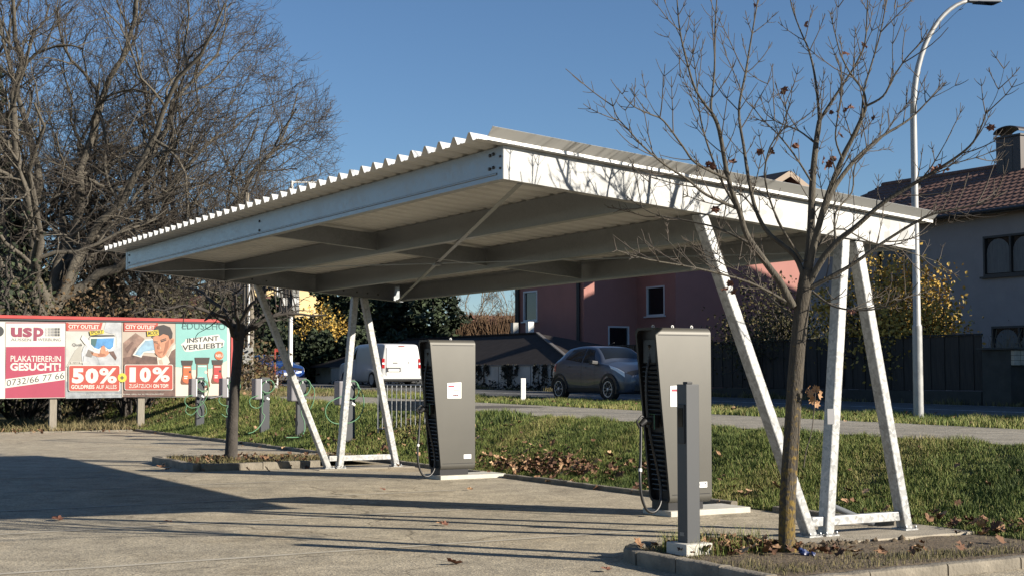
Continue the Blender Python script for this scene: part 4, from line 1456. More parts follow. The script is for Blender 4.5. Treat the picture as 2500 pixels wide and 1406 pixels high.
def hatchback(label, paint, loc, rz, Lg=3.7, Wd=0.87, Ht=1.50, spoke=9, detail=True):
    t = thing('car', label, 'car', loc, rz)
    s_ = Ht / 1.50
    x = lambda f: Lg * (0.5 - f)          # f from front 0 to rear 1
    # x, zb, zm, zs, zt, wb, wm, ws, wt, crown, rake
    st = [(x(0.0), .30, .48, .66, .72, Wd * .62, Wd * .70, Wd * .66, Wd * .50, .01, 0),
          (x(0.03), .22, .50, .76, .84, Wd * .82, Wd * .88, Wd * .84, Wd * .62, .02, 0),
          (x(0.10), .20, .55, .86, .95, Wd * .90, Wd * .97, Wd * .93, Wd * .72, .03, 0),
          (x(0.22), .20, .58, .94, 1.03, Wd * .92, Wd, Wd * .96, Wd * .78, .04, 0),
          (x(0.29), .20, .60, .97, 1.07, Wd * .92, Wd, Wd * .96, Wd * .80, .04, 0),
          (x(0.37), .20, .60, .97, 1.28 * s_, Wd * .92, Wd * .99, Wd * .95, Wd * .72, .03, 0.0),
          (x(0.45), .20, .60, .98, 1.44 * s_, Wd * .92, Wd * .98, Wd * .95, Wd * .66, .02, 0),
          (x(0.55), .20, .60, 1.0, 1.49 * s_, Wd * .92, Wd * .98, Wd * .95, Wd * .66, .02, 0),
          (x(0.70), .20, .60, 1.02, 1.49 * s_, Wd * .92, Wd * .99, Wd * .96, Wd * .65, .02, 0),
          (x(0.84), .22, .62, 1.04, 1.43 * s_, Wd * .92, Wd, Wd * .96, Wd * .62, .01, 0),
          (x(0.93), .24, .64, 1.02, 1.22 * s_, Wd * .90, Wd * .97, Wd * .92, Wd * .62, .01, 0),
          (x(0.98), .30, .62, .90, .98, Wd * .84, Wd * .90, Wd * .86, Wd * .66, .01, 0),
          (x(1.0), .38, .58, .78, .84, Wd * .72, Wd * .80, Wd * .76, Wd * .60, .01, 0)]
    sh = Shell(st)
    sh.body('body', paint, t)
    # ring positions: 3 shoulder, 4 mid glass, 5 roof edge, 7 roof middle; mirrored 14 - t
    for mir in (False, True):
        r_ = (lambda b: 14 - b) if mir else (lambda b: b)
        q = [(5.15, r_(3.25)), (6.95, r_(3.2)), (6.95, r_(4.75)), (6.0, r_(4.72))]
        sh.patch(q, 'front_door_window', M_GLASS, t)
        q = [(7.1, r_(3.2)), (8.65, r_(3.45)), (8.35, r_(4.65)), (7.1, r_(4.75))]
        sh.patch(q, 'rear_door_window', M_GLASS, t)
        # lower cladding
        sh.patch([(3.2, r_(1.05)), (9.0, r_(1.05)), (9.0, r_(1.4)), (3.2, r_(1.4))], 'sill_cladding', M_CLAD, t, 0.004, 10)
        sh.patch([(0.85, r_(2.55)), (2.5, r_(2.85)), (2.75, r_(3.4)), (1.05, r_(3.15))], 'headlight', M_LAMP, t, 0.008)
        sh.patch([(9.7, r_(2.4)), (10.7, r_(2.5)), (10.6, r_(3.1)), (9.7, r_(3.0))], 'tail_light', M_TAIL, t, 0.008)
        # door seams
        for a in (5.0, 7.02):
            sh.patch([(a, r_(1.5)), (a + 0.03, r_(1.5)), (a + 0.03, r_(3.15)), (a, r_(3.15))], 'door_seam', M_BLACK, t, 0.003)
        for a in (6.45, 8.1):
            sh.patch([(a, r_(2.72)), (a + 0.35, r_(2.72)), (a + 0.35, r_(2.82)), (a, r_(2.82))], 'door_handle', paint, t, 0.02)
        sg = -1 if mir else 1
        MB().hexa([(x(.335), sg * (Wd * .93), .98), (x(.375), sg * (Wd * .93), .98), (x(.375), sg * (Wd * 1.18), 1.0), (x(.335), sg * (Wd * 1.18), 1.0),
                   (x(.335), sg * (Wd * .93), 1.08), (x(.375), sg * (Wd * .93), 1.10), (x(.375), sg * (Wd * 1.16), 1.12), (x(.335), sg * (Wd * 1.16), 1.10)]).build('wing_mirror', M_BLACK if detail else paint, t, bevel=0.02)
    sh.patch([(4.35, 5.25), (4.35, 8.75), (6.0, 8.6), (6.0, 5.4)], 'windscreen', M_GLASS, t, 0.006, 10)
    sh.patch([(9.15, 5.3), (9.15, 8.7), (10.2, 8.6), (10.2, 5.4)], 'rear_window', M_GLASS, t, 0.006, 10)
    sh.patch([(0.15, 3.5), (0.15, 10.5), (0.9, 10.9), (0.9, 3.1)], 'upper_grille', M_BLACK, t, 0.004)
    MB().box(x(-.004), x(.03), -Wd * .55, Wd * .55, .26, .46).build('lower_grille', M_BLACK, t, bevel=0.03)
    MB().box(x(-.012), x(-.005), -.26, .26, .50, .61).build('number_plate', M_PLATE, t)
    MB().box(x(1.003), x(1.01), -.26, .26, .66, .77).build('number_plate', M_PLATE, t)
    for a in (0.185, 0.855):
        for sg in (1, -1):
            arch(t, x(a), sg * Wd * .985, .325, .43, sg, M_CLAD)
            wheel(t, x(a), sg * (Wd * 1.0 - 0.085), .325, .2, sg, spoke)
    MB().bar((x(.52), 0.0, 1.53 * s_), (x(.45), 0, 1.60 * s_), 0.01, 0.01).build('aerial', M_BLACK, t)
    return t


cz = zr(23)
c0 = W(15.25 + 0.87, 22.25); c0.z = cz + 0.008
# car heading along the near lane towards the right
hatchback('slate blue small hatchback car with silver spoked wheels on the near lane', M_AYGO, c0, PSI - math.pi / 2, 3.7, 0.87, 1.50)
c1 = W(17.2, 51.6); c1.z = zr(50) + 0.008
hatchback('bright blue car half hidden behind the slanting carport leg', M_CARBLUE, c1, PSI - math.pi / 2, 4.2, 0.9, 1.44, 10)


def van(label, loc, rz):
    t = thing('van', label, 'van', loc, rz)
    Lg, Wd = 4.95, 0.95
    x = lambda f: Lg * (0.5 - f)
    st = [(x(0.0), .34, .52, .74, .82, Wd * .70, Wd * .76, Wd * .72, Wd * .55, .01, 0),
          (x(0.03), .24, .55, .88, .98, Wd * .86, Wd * .92, Wd * .88, Wd * .66, .02, 0),
          (x(0.10), .22, .60, 1.0, 1.10, Wd * .92, Wd * .98, Wd * .95, Wd * .76, .03, 0),
          (x(0.20), .22, .62, 1.06, 1.18, Wd * .94, Wd, Wd * .97, Wd * .82, .03, 0),
          (x(0.26), .22, .62, 1.08, 1.45, Wd * .94, Wd, Wd * .97, Wd * .80, .03, 0),
          (x(0.33), .22, .64, 1.10, 1.76, Wd * .94, Wd, Wd * .97, Wd * .78, .03, 0),
          (x(0.40), .22, .66, 1.12, 1.86, Wd * .94, Wd, Wd * .97, Wd * .80, .03, 0),
          (x(0.60), .22, .66, 1.12, 1.89, Wd * .94, Wd, Wd * .98, Wd * .82, .02, 0),
          (x(0.80), .24, .66, 1.12, 1.89, Wd * .94, Wd, Wd * .98, Wd * .83, .02, 0),
          (x(0.95), .26, .66, 1.12, 1.87, Wd * .94, Wd, Wd * .98, Wd * .83, .01, 0),
          (x(0.99), .32, .66, 1.12, 1.83, Wd * .93, Wd * .98, Wd * .96, Wd * .81, .0, 0),
          (x(1.0), .40, .66, 1.12, 1.78, Wd * .90, Wd * .95, Wd * .93, Wd * .78, .0, 0)]
    sh = Shell(st)
    sh.body('body', M_VANW, t)
    for mir in (False, True):
        r_ = (lambda b: 14 - b) if mir else (lambda b: b)
        sh.patch([(3.9, r_(3.3)), (6.2, r_(3.3)), (6.2, r_(4.7)), (5.0, r_(4.7))], 'cab_window', M_GLASS, t)
        sh.patch([(1.0, r_(2.5)), (2.4, r_(2.9)), (2.6, r_(3.4)), (1.2, r_(3.1))], 'headlight', M_LAMP, t, 0.008)
        for a in (6.3, 8.0):
            sh.patch([(a, r_(1.3)), (a + 0.03, r_(1.3)), (a + 0.03, r_(4.8)), (a, r_(4.8))], 'door_seam', M_SIGNB, t, 0.003)
        sg = -1 if mir else 1
        MB().hexa([(x(.30), sg * Wd * .95, 1.05), (x(.335), sg * Wd * .95, 1.05), (x(.335), sg * Wd * 1.18, 1.05), (x(.30), sg * Wd * 1.18, 1.05),
                   (x(.30), sg * Wd * .95, 1.30), (x(.335), sg * Wd * .95, 1.30), (x(.335), sg * Wd * 1.16, 1.30), (x(.30), sg * Wd * 1.16, 1.30)]).build('wing_mirror', M_BLACK, t, bevel=0.03)
        tl = MB().box(x(1.004), x(.982), sg * Wd * .84, sg * Wd * .985, .82, 1.24).build('tail_light', M_TAIL, t, bevel=0.015)
        MB().box(x(1.008), x(1.003), sg * Wd * .86, sg * Wd * .97, 0.99, 1.07).build('reversing_lens', M_LAMP, tl)
        for a in (0.205, 0.80):
            arch(t, x(a), sg * Wd * .99, .34, .43, sg, M_VANW)
            wheel(t, x(a), sg * (Wd * 1.0 - 0.09), .34, .21, sg, 8)
    sh.patch([(3.1, 5.3), (3.1, 8.7), (5.2, 8.6), (5.2, 5.4)], 'windscreen', M_GLASS, t, 0.006, 10)
    # rear doors with seam, handle, plate, bumper
    for y0, y1 in ((-Wd * .76, -0.006), (0.006, Wd * .76)):
        MB().box(x(1.006), x(.998), y0, y1, .52, 1.72).build('rear_door', M_VANW, t, bevel=0.01)
    MB().box(x(1.010), x(1.005), 0.20, 0.42, 1.04, 1.075).build('door_handle', M_BLACK, t)
    MB().box(x(1.008), x(1.005), 0.05, 0.72, .66, .86).build('plate_recess', M_CLAD, t)
    MB().box(x(1.012), x(1.0085), 0.12, 0.64, .69, .80).build('number_plate', M_PLATE, t)
    MB().box(x(1.018), x(.97), -Wd * .96, Wd * .96, .36, .50).build('rear_bumper', M_VANW, t, bevel=0.03)
    MB().box(x(1.022), x(.97), -Wd * .97, Wd * .97, .30, .38).build('bumper_step', M_CLAD, t, bevel=0.02)
    MB().box(x(1.012), x(1.004), -0.15, 0.15, 1.765, 1.79).build('brake_light', M_TAIL, t)
    MB().prism([(-0.16, 1.05), (-0.10, 1.05), (-0.13, 1.10)], lambda a, b, h: (h, a - 0.2, b), x(1.010), x(1.007)).build('badge', M_CLAD, t)
    return t


vp = W(19.7 + 0.95, 45.1 + 2.475); vp.z = zr(47) + 0.008
van0 = van('white panel van driving away with closed twin rear doors', vp, PSI + math.pi / 2)
# ---------------------------------------------------------------- fence, walls, houses beyond the road
M_FENCE = mat('dark stained boards', (0.050, 0.042, 0.035), 0.85, var=0.35, scale=4, stretch=(5, 5, 0.5), bump=0.4)
M_FENCE2 = mat('dark fence rail', (0.028, 0.027, 0.026), 0.85)
M_PLINTHW = mat('dark mossy plinth', (0.06, 0.058, 0.05), 0.95, var=0.3, scale=3)
FU = 22.7
fz0 = zr(14)
fv0, fv1 = 15.0, 33.5
fe = thing('fence', 'tall dark stained board fence along the far side of the road', 'fence', W(FU, fv0, 0), PSI + math.pi / 2)
# local x runs along v, local y runs towards the road
fl_len = fv1 - fv0
MB().box(0, fl_len, -0.12, 0.06, 0.3, zr(14) + 0.36).build('plinth', M_PLINTHW, fe)
bw = 0.245
nb = int(fl_len / bw)
bmesh_cache = {}
for k in range(nb):
    o = MB().box(-0.006, bw + 0.006, 0, 0.026, 0, 1.42).build('board', M_FENCE, fe) if k == 0 else None
    if o is None:
        o = bpy.data.objects.new('board', bmesh_cache['b'])
        COL.objects.link(o); o.parent = fe
    else:
        bmesh_cache['b'] = o.data
    o.location = (k * bw, 0.0 + (0.028 if k % 2 else 0.0) + rng.uniform(-.004, .004), zr(14) + 0.372 + rng.uniform(-0.006, 0.006) + 0.0)
MB().box(0, fl_len, -0.045, -0.004, zr(14) + 0.50, zr(14) + 0.60).build('rail', M_FENCE2, fe)
MB().box(0, fl_len, -0.05, 0.085, zr(14) + 1.80, zr(14) + 1.84).build('coping', M_FENCE2, fe)
for x0, x1 in ((5.0, 6.0), (13.2, 14.2)):
    dr = MB().box(x0, x1, 0.058, 0.075, zr(14) + 0.45, zr(14) + 1.65).build('gate_panel', M_FENCE2, fe)
    for xx in (x0, x1 - 0.05):
        MB().box(xx, xx + 0.05, 0.076, 0.09, zr(14) + 0.45, zr(14) + 1.65).build('panel_edge', M_FENCE, dr)
# masonry gate pillar
pi_ = W(FU - 0.1, 14.25, 0)
pil = thing('gate_pillar', 'square brick gate pillar with flat cap at the end of the board fence', 'pillar', pi_, PSI + math.pi / 2)
MB().box(-0.45, 0.45, -0.25, 0.25, 0.3, zr(14) + 1.40).build('shaft', M_PLINTHW, pil)
for k in range(3):
    for j in range(2):
        MB().box(-0.55, -0.46, -0.24 + 0.25 * j, -0.01 + 0.25 * j, zr(14) + 1.02 + 0.125 * k, zr(14) + 1.135 + 0.125 * k).build('brick', mat('pale brick', (0.42, 0.38, 0.3), 0.9, var=0.2), pil)
MB().box(-0.62, 0.55, -0.34, 0.34, zr(14) + 1.405, zr(14) + 1.46).build('cap', M_PLINTHW, pil, bevel=0.01)
# wire mesh garden gate right of the pillar
gt = thing('mesh_gate', 'grey wire mesh garden fence panel at the right edge behind the road', 'fence', W(FU, 13.6, 0), PSI + math.pi / 2)
M_WIRE = mat('grey wire', (0.10, 0.105, 0.11), 0.5, 0.3)
for k in range(34):
    MB().box(-0.125 * k - 0.01, -0.125 * k + 0.01, 0, 0.02, zr(10) + 0.35, zr(10) + 1.15).build('upright', M_WIRE, gt)
for z in (0.36, 0.62, 0.88, 1.14):
    MB().box(-4.2, 0.02, 0.02, 0.035, zr(10) + z, zr(10) + z + 0.022).build('cross_wire', M_WIRE, gt)
MB().box(-4.2, 0.02, -0.2, -0.03, 0.3, zr(10) + 0.34).build('base_wall', M_PLINTHW, gt)
MB().box(-4.2, 0.0, -0.10, -0.06, zr(10) + 0.36, zr(10) + 1.12).build('privacy_screen', mat('grey screen strip', (0.10, 0.10, 0.105), 0.8, var=0.2, scale=4), gt)

# white garden wall with dark growth
M_WWALL = mat('stained white wall', (0.62, 0.62, 0.60), 0.9, col2=(0.42, 0.42, 0.41), scale=1.2)
gw = thing('garden_wall', 'low white garden wall grown over with bare dark ivy', 'wall', W(23.0, 34.5, 0), PSI + math.pi / 2)
MB().box(0, 24, -0.2, 0.0, 0.3, zr(43) + 0.94).build('wall', M_WWALL, gw)
MB().box(-0.02, 24.02, -0.24, 0.04, zr(43) + 0.942, zr(43) + 0.99).build('coping', mat('grey coping', (0.2, 0.2, 0.2), 0.9), gw)
for k in range(9):
    MB().box(2.6 * k + 1.0, 2.6 * k + 1.03, 0.001, 0.006, 0.5, zr(43) + 0.93).build('joint', M_FENCE2, gw)
# hip-roofed garage behind the wall
M_GROOF = mat('dark brown roof sheet', (0.045, 0.038, 0.035), 0.95, var=0.25, scale=3, spec=0.15)
ga = thing('garage', 'low dark hip roofed garage behind the white garden wall', 'garage', W(23.6, 33.0, 0), PSI + math.pi / 2)
ze, zrg = zr(43) + 0.98, 3.45
e0, e1, rA, rB = 2.3, 30, 10.9, 24.2
MB().add([(e0, 0.25, ze), (e1, 0.25, ze), (rB, -3.2, zrg), (rA, -3.2, zrg), (e0, -6.6, ze), (e1, -6.6, ze)],
         [(0, 1, 2, 3), (4, 0, 3), (1, 5, 2), (5, 4, 3, 2), (0, 4, 5, 1)]).build('roof', M_GROOF, ga)
MB().box(e0 + 0.4, e1 - 0.4, -6.2, -0.2, 0.3, ze - 0.01).build('wall', M_WWALL, ga)
MB().bar((rA, -3.2, zrg + 0.03), (rB, -3.2, zrg + 0.03), 0.2, 0.06).build('ridge_cap', M_GROOF, ga)
MB().bar((e0, 0.27, ze + 0.02), (rA, -3.2, zrg + 0.035), 0.14, 0.05).build('hip_cap', mat('weathered hip cap', (0.13, 0.12, 0.115), 0.7), ga)
for x_ in (13.2, 14.6):
    MB().box(x_, x_ + 0.25, -4.4, -4.1, zrg - 0.6, zrg + 0.62).build('vent_pipe', M_WHITEP if x_ < 14 else M_SIGNB, ga)

# ---------------------------------------------------------------- windows
M_FRAMEW = mat('white window frame', (0.62, 0.64, 0.66), 0.5)
M_FRAMED = mat('dark window frame', (0.03, 0.028, 0.028), 0.5)
M_CURT = mat('curtain behind glass', (0.16, 0.155, 0.15), 0.8, var=0.3, scale=8, stretch=(6, 1, 0.4))


def window(parent, fn, a, z, w, h, frame, sash=2, depth=0.14, arched=False, sill=True):
    """window set into a wall: fn(a, out, z) places it; out is towards the street"""
    f = MB()
    t = 0.075
    f.prism([(a, z), (a + w, z), (a + w, z + t), (a, z + t)], lambda p, q, k: fn(p, k, q), 0.02, -depth)
    f.prism([(a, z + h - t), (a + w, z + h - t), (a + w, z + h), (a, z + h)], lambda p, q, k: fn(p, k, q), 0.02, -depth)
    for k_ in range(sash + 1):
        x0 = a + (w - t) * k_ / sash
        f.prism([(x0, z + t), (x0 + t, z + t), (x0 + t, z + h - t), (x0, z + h - t)], lambda p, q, k: fn(p, k, q), 0.018, -depth)
    fo = f.build('window', frame, parent)
    for k_ in range(sash):
        x0 = a + (w - t) * k_ / sash + t
        x1 = a + (w - t) * (k_ + 1) / sash
        MB().prism([(x0, z + t), (x1, z + t), (x1, z + h - t), (x0, z + h - t)], lambda p, q, k: fn(p, k, q), -0.07, -0.08).build('pane', M_GLASS, fo)
        if arched:
            n = 10
            cx, rx = (x0 + x1) / 2, (x1 - x0) / 2 - 0.03
            top = z + h - t - 0.03 - rx
            pts = [(cx + rx * math.cos(math.pi * i / n), top + rx * math.sin(math.pi * i / n)) for i in range(n + 1)] + [(x0 + 0.03, z + t + 0.03), (x1 - 0.03, z + t + 0.03)]
            MB().prism(pts, lambda p, q, k: fn(p, k, q), -0.060, -0.068).build('curtain', M_CURT, fo)
    if sill:
        MB().prism([(a - 0.08, z - 0.07), (a + w + 0.08, z - 0.07), (a + w + 0.08, z - 0.005), (a - 0.08, z - 0.005)], lambda p, q, k: fn(p, k, q), 0.12, -0.02).build('sill', frame, fo)
    return fo


def facade(parent, fn, a0, a1, z0, z1, holes, m, thick=0.22, name='street_wall'):
    """wall face with real openings and reveals; fn(a, out, z); holes = (a, z, w, h)"""
    A = sorted({a0, a1} | {h[0] for h in holes} | {h[0] + h[2] for h in holes})
    Z = sorted({z0, z1} | {h[1] for h in holes} | {h[1] + h[3] for h in holes})
    mb = MB()
    for i in range(len(A) - 1):
        for j in range(len(Z) - 1):
            ca, cz_ = (A[i] + A[i + 1]) / 2, (Z[j] + Z[j + 1]) / 2
            if any(h[0] < ca < h[0] + h[2] and h[1] < cz_ < h[1] + h[3] for h in holes):
                continue
            mb.add([fn(A[i], 0, Z[j]), fn(A[i + 1], 0, Z[j]), fn(A[i + 1], 0, Z[j + 1]), fn(A[i], 0, Z[j + 1])], [(0, 1, 2, 3)])
    for (a, z, w, h) in holes:
        q = [(a, z), (a + w, z), (a + w, z + h), (a, z + h)]
        mb.add([fn(p[0], 0, p[1]) for p in q] + [fn(p[0], -thick, p[1]) for p in q], [(i, (i + 1) % 4, 4 + (i + 1) % 4, 4 + i) for i in range(4)])
    return mb.build(name, m, parent)


# ---------------------------------------------------------------- grey house with brown tiled roof
M_GREYW = mat('grey lilac render', (0.30, 0.27, 0.265), 0.9, var=0.10, scale=1.5, bump=0.15, bscale=60)
M_TILE = mat('brown roof tile', (0.165, 0.088, 0.064), 0.8, var=0.30, scale=3)
gh = thing('house', 'grey rendered house with brown corrugated tile roof and dark chimney', 'house', W(33.0, 33.4, 0), PSI - math.pi / 2)
# local x runs towards the camera along the road (-v), local y runs towards +u
HL, HD, ze_, zr_ = 28.0, 10.0, 7.30, 9.54
MB().box(0.003, HL, 0.22, HD, 0.3, ze_).build('wall', M_GREYW, gh)
MB().box(0.0, 0.22, 0.002, 0.219, 0.3, ze_ - 0.002).build('corner', M_GREYW, gh)
MB().add([(0, 0, ze_), (0, HD, ze_), (0, HD / 2, zr_ - 0.1), (0.02, 0, ze_), (0.02, HD, ze_), (0.02, HD / 2, zr_ - 0.1)], [(0, 1, 2), (3, 5, 4), (0, 3, 4, 1), (1, 4, 5, 2), (2, 5, 3, 0)]).build('gable', M_GREYW, gh)
# tiled slope: corrugated courses stepping down to the eave
ov = 0.55
for side in (0, 1):
    ncourse = 13
    for c in range(ncourse):
        f0, f1 = c / ncourse, (c + 1) / ncourse
        y_e, y_r = -ov, HD / 2
        z_e = ze_ - ov * (zr_ - ze_) / (HD / 2) + 0.12
        prof = []
        nW = int((HL + 0.8) / 0.30)
        mb = MB()
        cols = []
        for i in range(nW * 4 + 1):
            x_ = -0.4 + i * 0.075
            w_ = 0.022 * math.cos(2 * math.pi * i / 4)
            y0_, y1_ = y_e + (y_r - y_e) * f0 - (0.03 if c else 0), y_e + (y_r - y_e) * f1
            za, zb_ = z_e + (zr_ + 0.12 - z_e) * f0 + 0.03, z_e + (zr_ + 0.12 - z_e) * f1
            Y = (lambda y: y) if side == 0 else (lambda y: HD - y)
            cols.append(((x_, Y(y0_), za + w_), (x_, Y(y1_), zb_ + w_), (x_, Y(y0_), za + w_ - 0.035)))
        vs = [p for tri in cols for p in tri]
        fs = []
        for i in range(len(cols) - 1):
            fs.append((3 * i, 3 * i + 3, 3 * i + 4, 3 * i + 1))
            fs.append((3 * i + 2, 3 * i + 5, 3 * i + 3, 3 * i))
        mb.add(vs, fs)
        if side == 1 and c % 13:
            continue
        mb.build('tile_course', M_TILE, gh, smooth=True)
    MB().hexa([(-0.35, (-ov if side == 0 else HD + ov), ze_ - 0.20), (HL, (-ov if side == 0 else HD + ov), ze_ - 0.20), (HL, HD / 2, zr_ + 0.02), (-0.35, HD / 2, zr_ + 0.02),
               (-0.35, (-ov if side == 0 else HD + ov), ze_ - 0.12), (HL, (-ov if side == 0 else HD + ov), ze_ - 0.12), (HL, HD / 2, zr_ + 0.10), (-0.35, HD / 2, zr_ + 0.10)]).build('roof_deck', M_FRAMED, gh)
MB().tube([(-0.4, HD / 2, zr_ + 0.15), (HL, HD / 2, zr_ + 0.15)], 0.11, 8).build('ridge_tiles', M_TILE, gh, smooth=True)
MB().tube([(-0.4, -ov - 0.07, ze_ - 0.10), (HL, -ov - 0.07, ze_ - 0.10)], 0.07, 8).build('gutter', M_FRAMED, gh, smooth=True)
fnG = lambda a, out, z: (a, -out, z)
GX = (9.4, 14.5, 19.5)
GH = [(x_, 5.0, 2.35, 1.4) for x_ in GX] + [(x_ + 0.3, 2.05, 2.35, 1.22) for x_ in GX] + [(4.3, 5.0, 1.45, 1.4)]
facade(gh, fnG, 0.22, HL, 0.3, ze_, GH, M_GREYW)
for x_ in GX:
    window(gh, fnG, x_, 5.0, 2.35, 1.4, M_FRAMED, 2, arched=True)
    window(gh, fnG, x_ + 0.3, 2.05, 2.35, 1.22, M_FRAMED, 2, arched=True)
window(gh, fnG, 4.3, 5.0, 1.45, 1.4, M_FRAMED, 1, arched=True)
chx = 6.5
ch = MB().box(chx, chx + 1.15, HD / 2 - 0.9, HD / 2 - 0.15, zr_ - 0.6, zr_ + 1.05).build('chimney', mat('dark sheet cladding', (0.06, 0.052, 0.05), 0.5, 0.3), gh)
for k in range(1, 3):
    MB().box(chx + 0.38 * k, chx + 0.38 * k + 0.02, HD / 2 - 0.906, HD / 2 - 0.901, zr_ - 0.4, zr_ + 1.03).build('cladding_seam', M_BLACK, ch)
MB().box(chx - 0.06, chx + 1.21, HD / 2 - 0.96, HD / 2 - 0.09, zr_ + 1.052, zr_ + 1.12).build('cap_tray', M_FRAMED, ch)
arc = [(0.62 * math.cos(math.pi * k / 10), 0.26 * math.sin(math.pi * k / 10)) for k in range(11)]
inn_ = [(a * 0.93, b * 0.86) for a, b in reversed(arc)]
MB().prism([(chx + 0.57 + a, zr_ + 1.22 + b) for a, b in arc + inn_], lambda a, b, h: (a, h, b), HD / 2 - 1.0, HD / 2 - 0.05).build('cowl', mat('dark sheet cladding', (0.06, 0.052, 0.05)), ch)
for x_ in (chx + 0.02, chx + 1.10):
    MB().box(x_, x_ + 0.04, HD / 2 - 0.6, HD / 2 - 0.4, zr_ + 1.12, zr_ + 1.25).build('cowl_strut', M_FRAMED, ch)
MB().box(3.0, 3.15, HD / 2 - 1.6, HD / 2 - 1.45, zr_ - 0.7, zr_ - 0.05).build('vent_pipe', M_FRAMED, gh)

# ---------------------------------------------------------------- pink house
M_PINK = mat('salmon render', (0.36, 0.17, 0.145), 0.92, var=0.07, scale=1.2, bump=0.12, bscale=50)
M_PROOF = mat('dark slate roof', (0.04, 0.033, 0.032), 0.8, var=0.2, scale=2)
ph = thing('house', 'salmon pink house with white framed windows behind the garage', 'house', W(0, 0, 0), PSI)
# local x = u, local y = v
MB().box(33.22, 45.6, 41.9, 53.0, 0.3, 7.6).build('main_wall', M_PINK, ph)
MB().box(33.002, 33.219, 41.903, 42.1, 0.3, 7.59).build('corner', M_PINK, ph)
MB().box(30.22, 33.2, 45.22, 51.1, 0.3, 7.2).build('wing_wall', M_PINK, ph)
MB().box(30.003, 30.219, 45.003, 45.219, 0.3, 7.19).build('corner', M_PINK, ph)
MB().add([(33.0, 41.9, 7.6), (45.6, 41.9, 7.6), (39.3, 41.9, 11.1), (33.0, 42.0, 7.6), (45.6, 42.0, 7.6), (39.3, 42.0, 11.1)], [(0, 1, 2), (3, 5, 4), (0, 3, 4, 1), (1, 4, 5, 2), (2, 5, 3, 0)]).build('gable', M_PINK, ph)
for sg in (-1, 1):
    ex = 39.3 + sg * 7.0
    MB().hexa([(39.3, 41.2, 11.12), (39.3, 53.6, 11.12), (ex, 53.6, 7.24), (ex, 41.2, 7.24),
               (39.3, 41.2, 11.34), (39.3, 53.6, 11.34), (ex, 53.6, 7.46), (ex, 41.2, 7.46)]).build('roof_slope', M_PROOF, ph)
    MB().bar((39.3, 41.17, 11.2), (ex, 41.17, 7.32), 0.05, 0.26).build('barge_board', mat('pale barge board', (0.32, 0.25, 0.19), 0.8), ph)
MB().hexa([(29.5, 44.5, 7.05), (33.0, 44.5, 8.2), (33.0, 51.6, 8.2), (29.5, 51.6, 7.05), (29.5, 44.5, 7.25), (33.0, 44.5, 8.4), (33.0, 51.6, 8.4), (29.5, 51.6, 7.25)]).build('wing_roof', M_PROOF, ph)
fnB = lambda a, out, z: (33.0 - out, a, z)
facade(ph, fnB, 42.1, 45.2, 0.3, 7.6, [(42.75, 4.35, 1.45, 1.38)], M_PINK)
window(ph, fnB, 42.75, 4.35, 1.45, 1.38, M_FRAMEW, 1, depth=0.10)
fnD = lambda a, out, z: (30.0 - out, a, z)
facade(ph, fnD, 45.22, 51.1, 0.3, 7.2, [(49.2, 4.25, 1.35, 1.5)], M_PINK)
window(ph, fnD, 49.2, 4.25, 1.35, 1.5, M_FRAMEW, 1, depth=0.10)
fnC = lambda a, out, z: (a, 45.0 - out, z)
facade(ph, fnC, 30.22, 33.2, 0.3, 7.2, [(31.35, 2.55, 1.2, 1.35)], M_PINK)
window(ph, fnC, 31.35, 2.55, 1.2, 1.35, M_FRAMEW, 1, depth=0.10)
MB().tube([(29.9, 45.35, 1.0), (29.9, 45.35, 7.0)], 0.09, 8).build('downpipe', M_FRAMED, ph, smooth=True)
MB().tube([(29.9, 51.0, 1.0), (29.9, 51.0, 7.0)], 0.12, 8).build('downpipe', M_FRAMED, ph, smooth=True)

# ---------------------------------------------------------------- far houses
yh = thing('house', 'far pale yellow gabled house behind the leafy trees', 'house', at(755, 935, 112) * 1.0, math.radians(38))
yh.location.z = 1.2
M_YEL = mat('pale yellow render', (0.62, 0.47, 0.24), 0.9, var=0.08, scale=1)
MB().box(-7.5, 3.2, 0, 9, 0, 5.0).build('wall', M_YEL, yh)
MB().add([(-7.5, 0, 5), (3.2, 0, 5), (-2.15, 0, 9.4), (-7.5, 0.05, 5), (3.2, 0.05, 5), (-2.15, 0.05, 9.4)], [(0, 1, 2), (3, 5, 4), (0, 3, 4, 1), (1, 4, 5, 2), (2, 5, 3, 0)]).build('gable', M_YEL, yh)
for sg in (-1, 1):
    ex = -2.15 + sg * 6.0
    MB().hexa([(-2.15, -0.6, 9.45), (-2.15, 9.5, 9.45), (ex, 9.5, 4.5), (ex, -0.6, 4.5), (-2.15, -0.6, 9.75), (-2.15, 9.5, 9.75), (ex, 9.5, 4.8), (ex, -0.6, 4.8)]).build('roof_slope', mat('grey far roof', (0.15, 0.14, 0.13), 0.85), yh)
window(yh, lambda a, out, z: (a, -0.1 - out, z), 0.2, 2.2, 1.2, 1.4, M_FRAMEW, 2, depth=0.05)
window(yh, lambda a, out, z: (a, -0.1 - out, z), -3.0, 6.0, 1.2, 1.2, M_FRAMEW, 2, depth=0.05)
rh = thing('house', 'far low house with reddish brown roof beyond the reed hedge', 'house', at(1215, 930, 120), math.radians(15))
rh.location.z = 1.2
MB().box(-4, 5, 0, 8, 0, 3.4).build('wall', mat('beige far wall', (0.4, 0.34, 0.26), 0.9), rh)
MB().add([(-4.6, -0.6, 3.2), (5.6, -0.6, 3.2), (5.6, 8.6, 3.2), (-4.6, 8.6, 3.2), (-1.5, 4, 5.6), (2.5, 4, 5.6)], [(0, 1, 5, 4), (1, 2, 5), (2, 3, 4, 5), (3, 0, 4), (0, 3, 2, 1)]).build('roof', mat('red brown far roof', (0.20, 0.095, 0.07), 0.8, var=0.2, scale=2), rh)
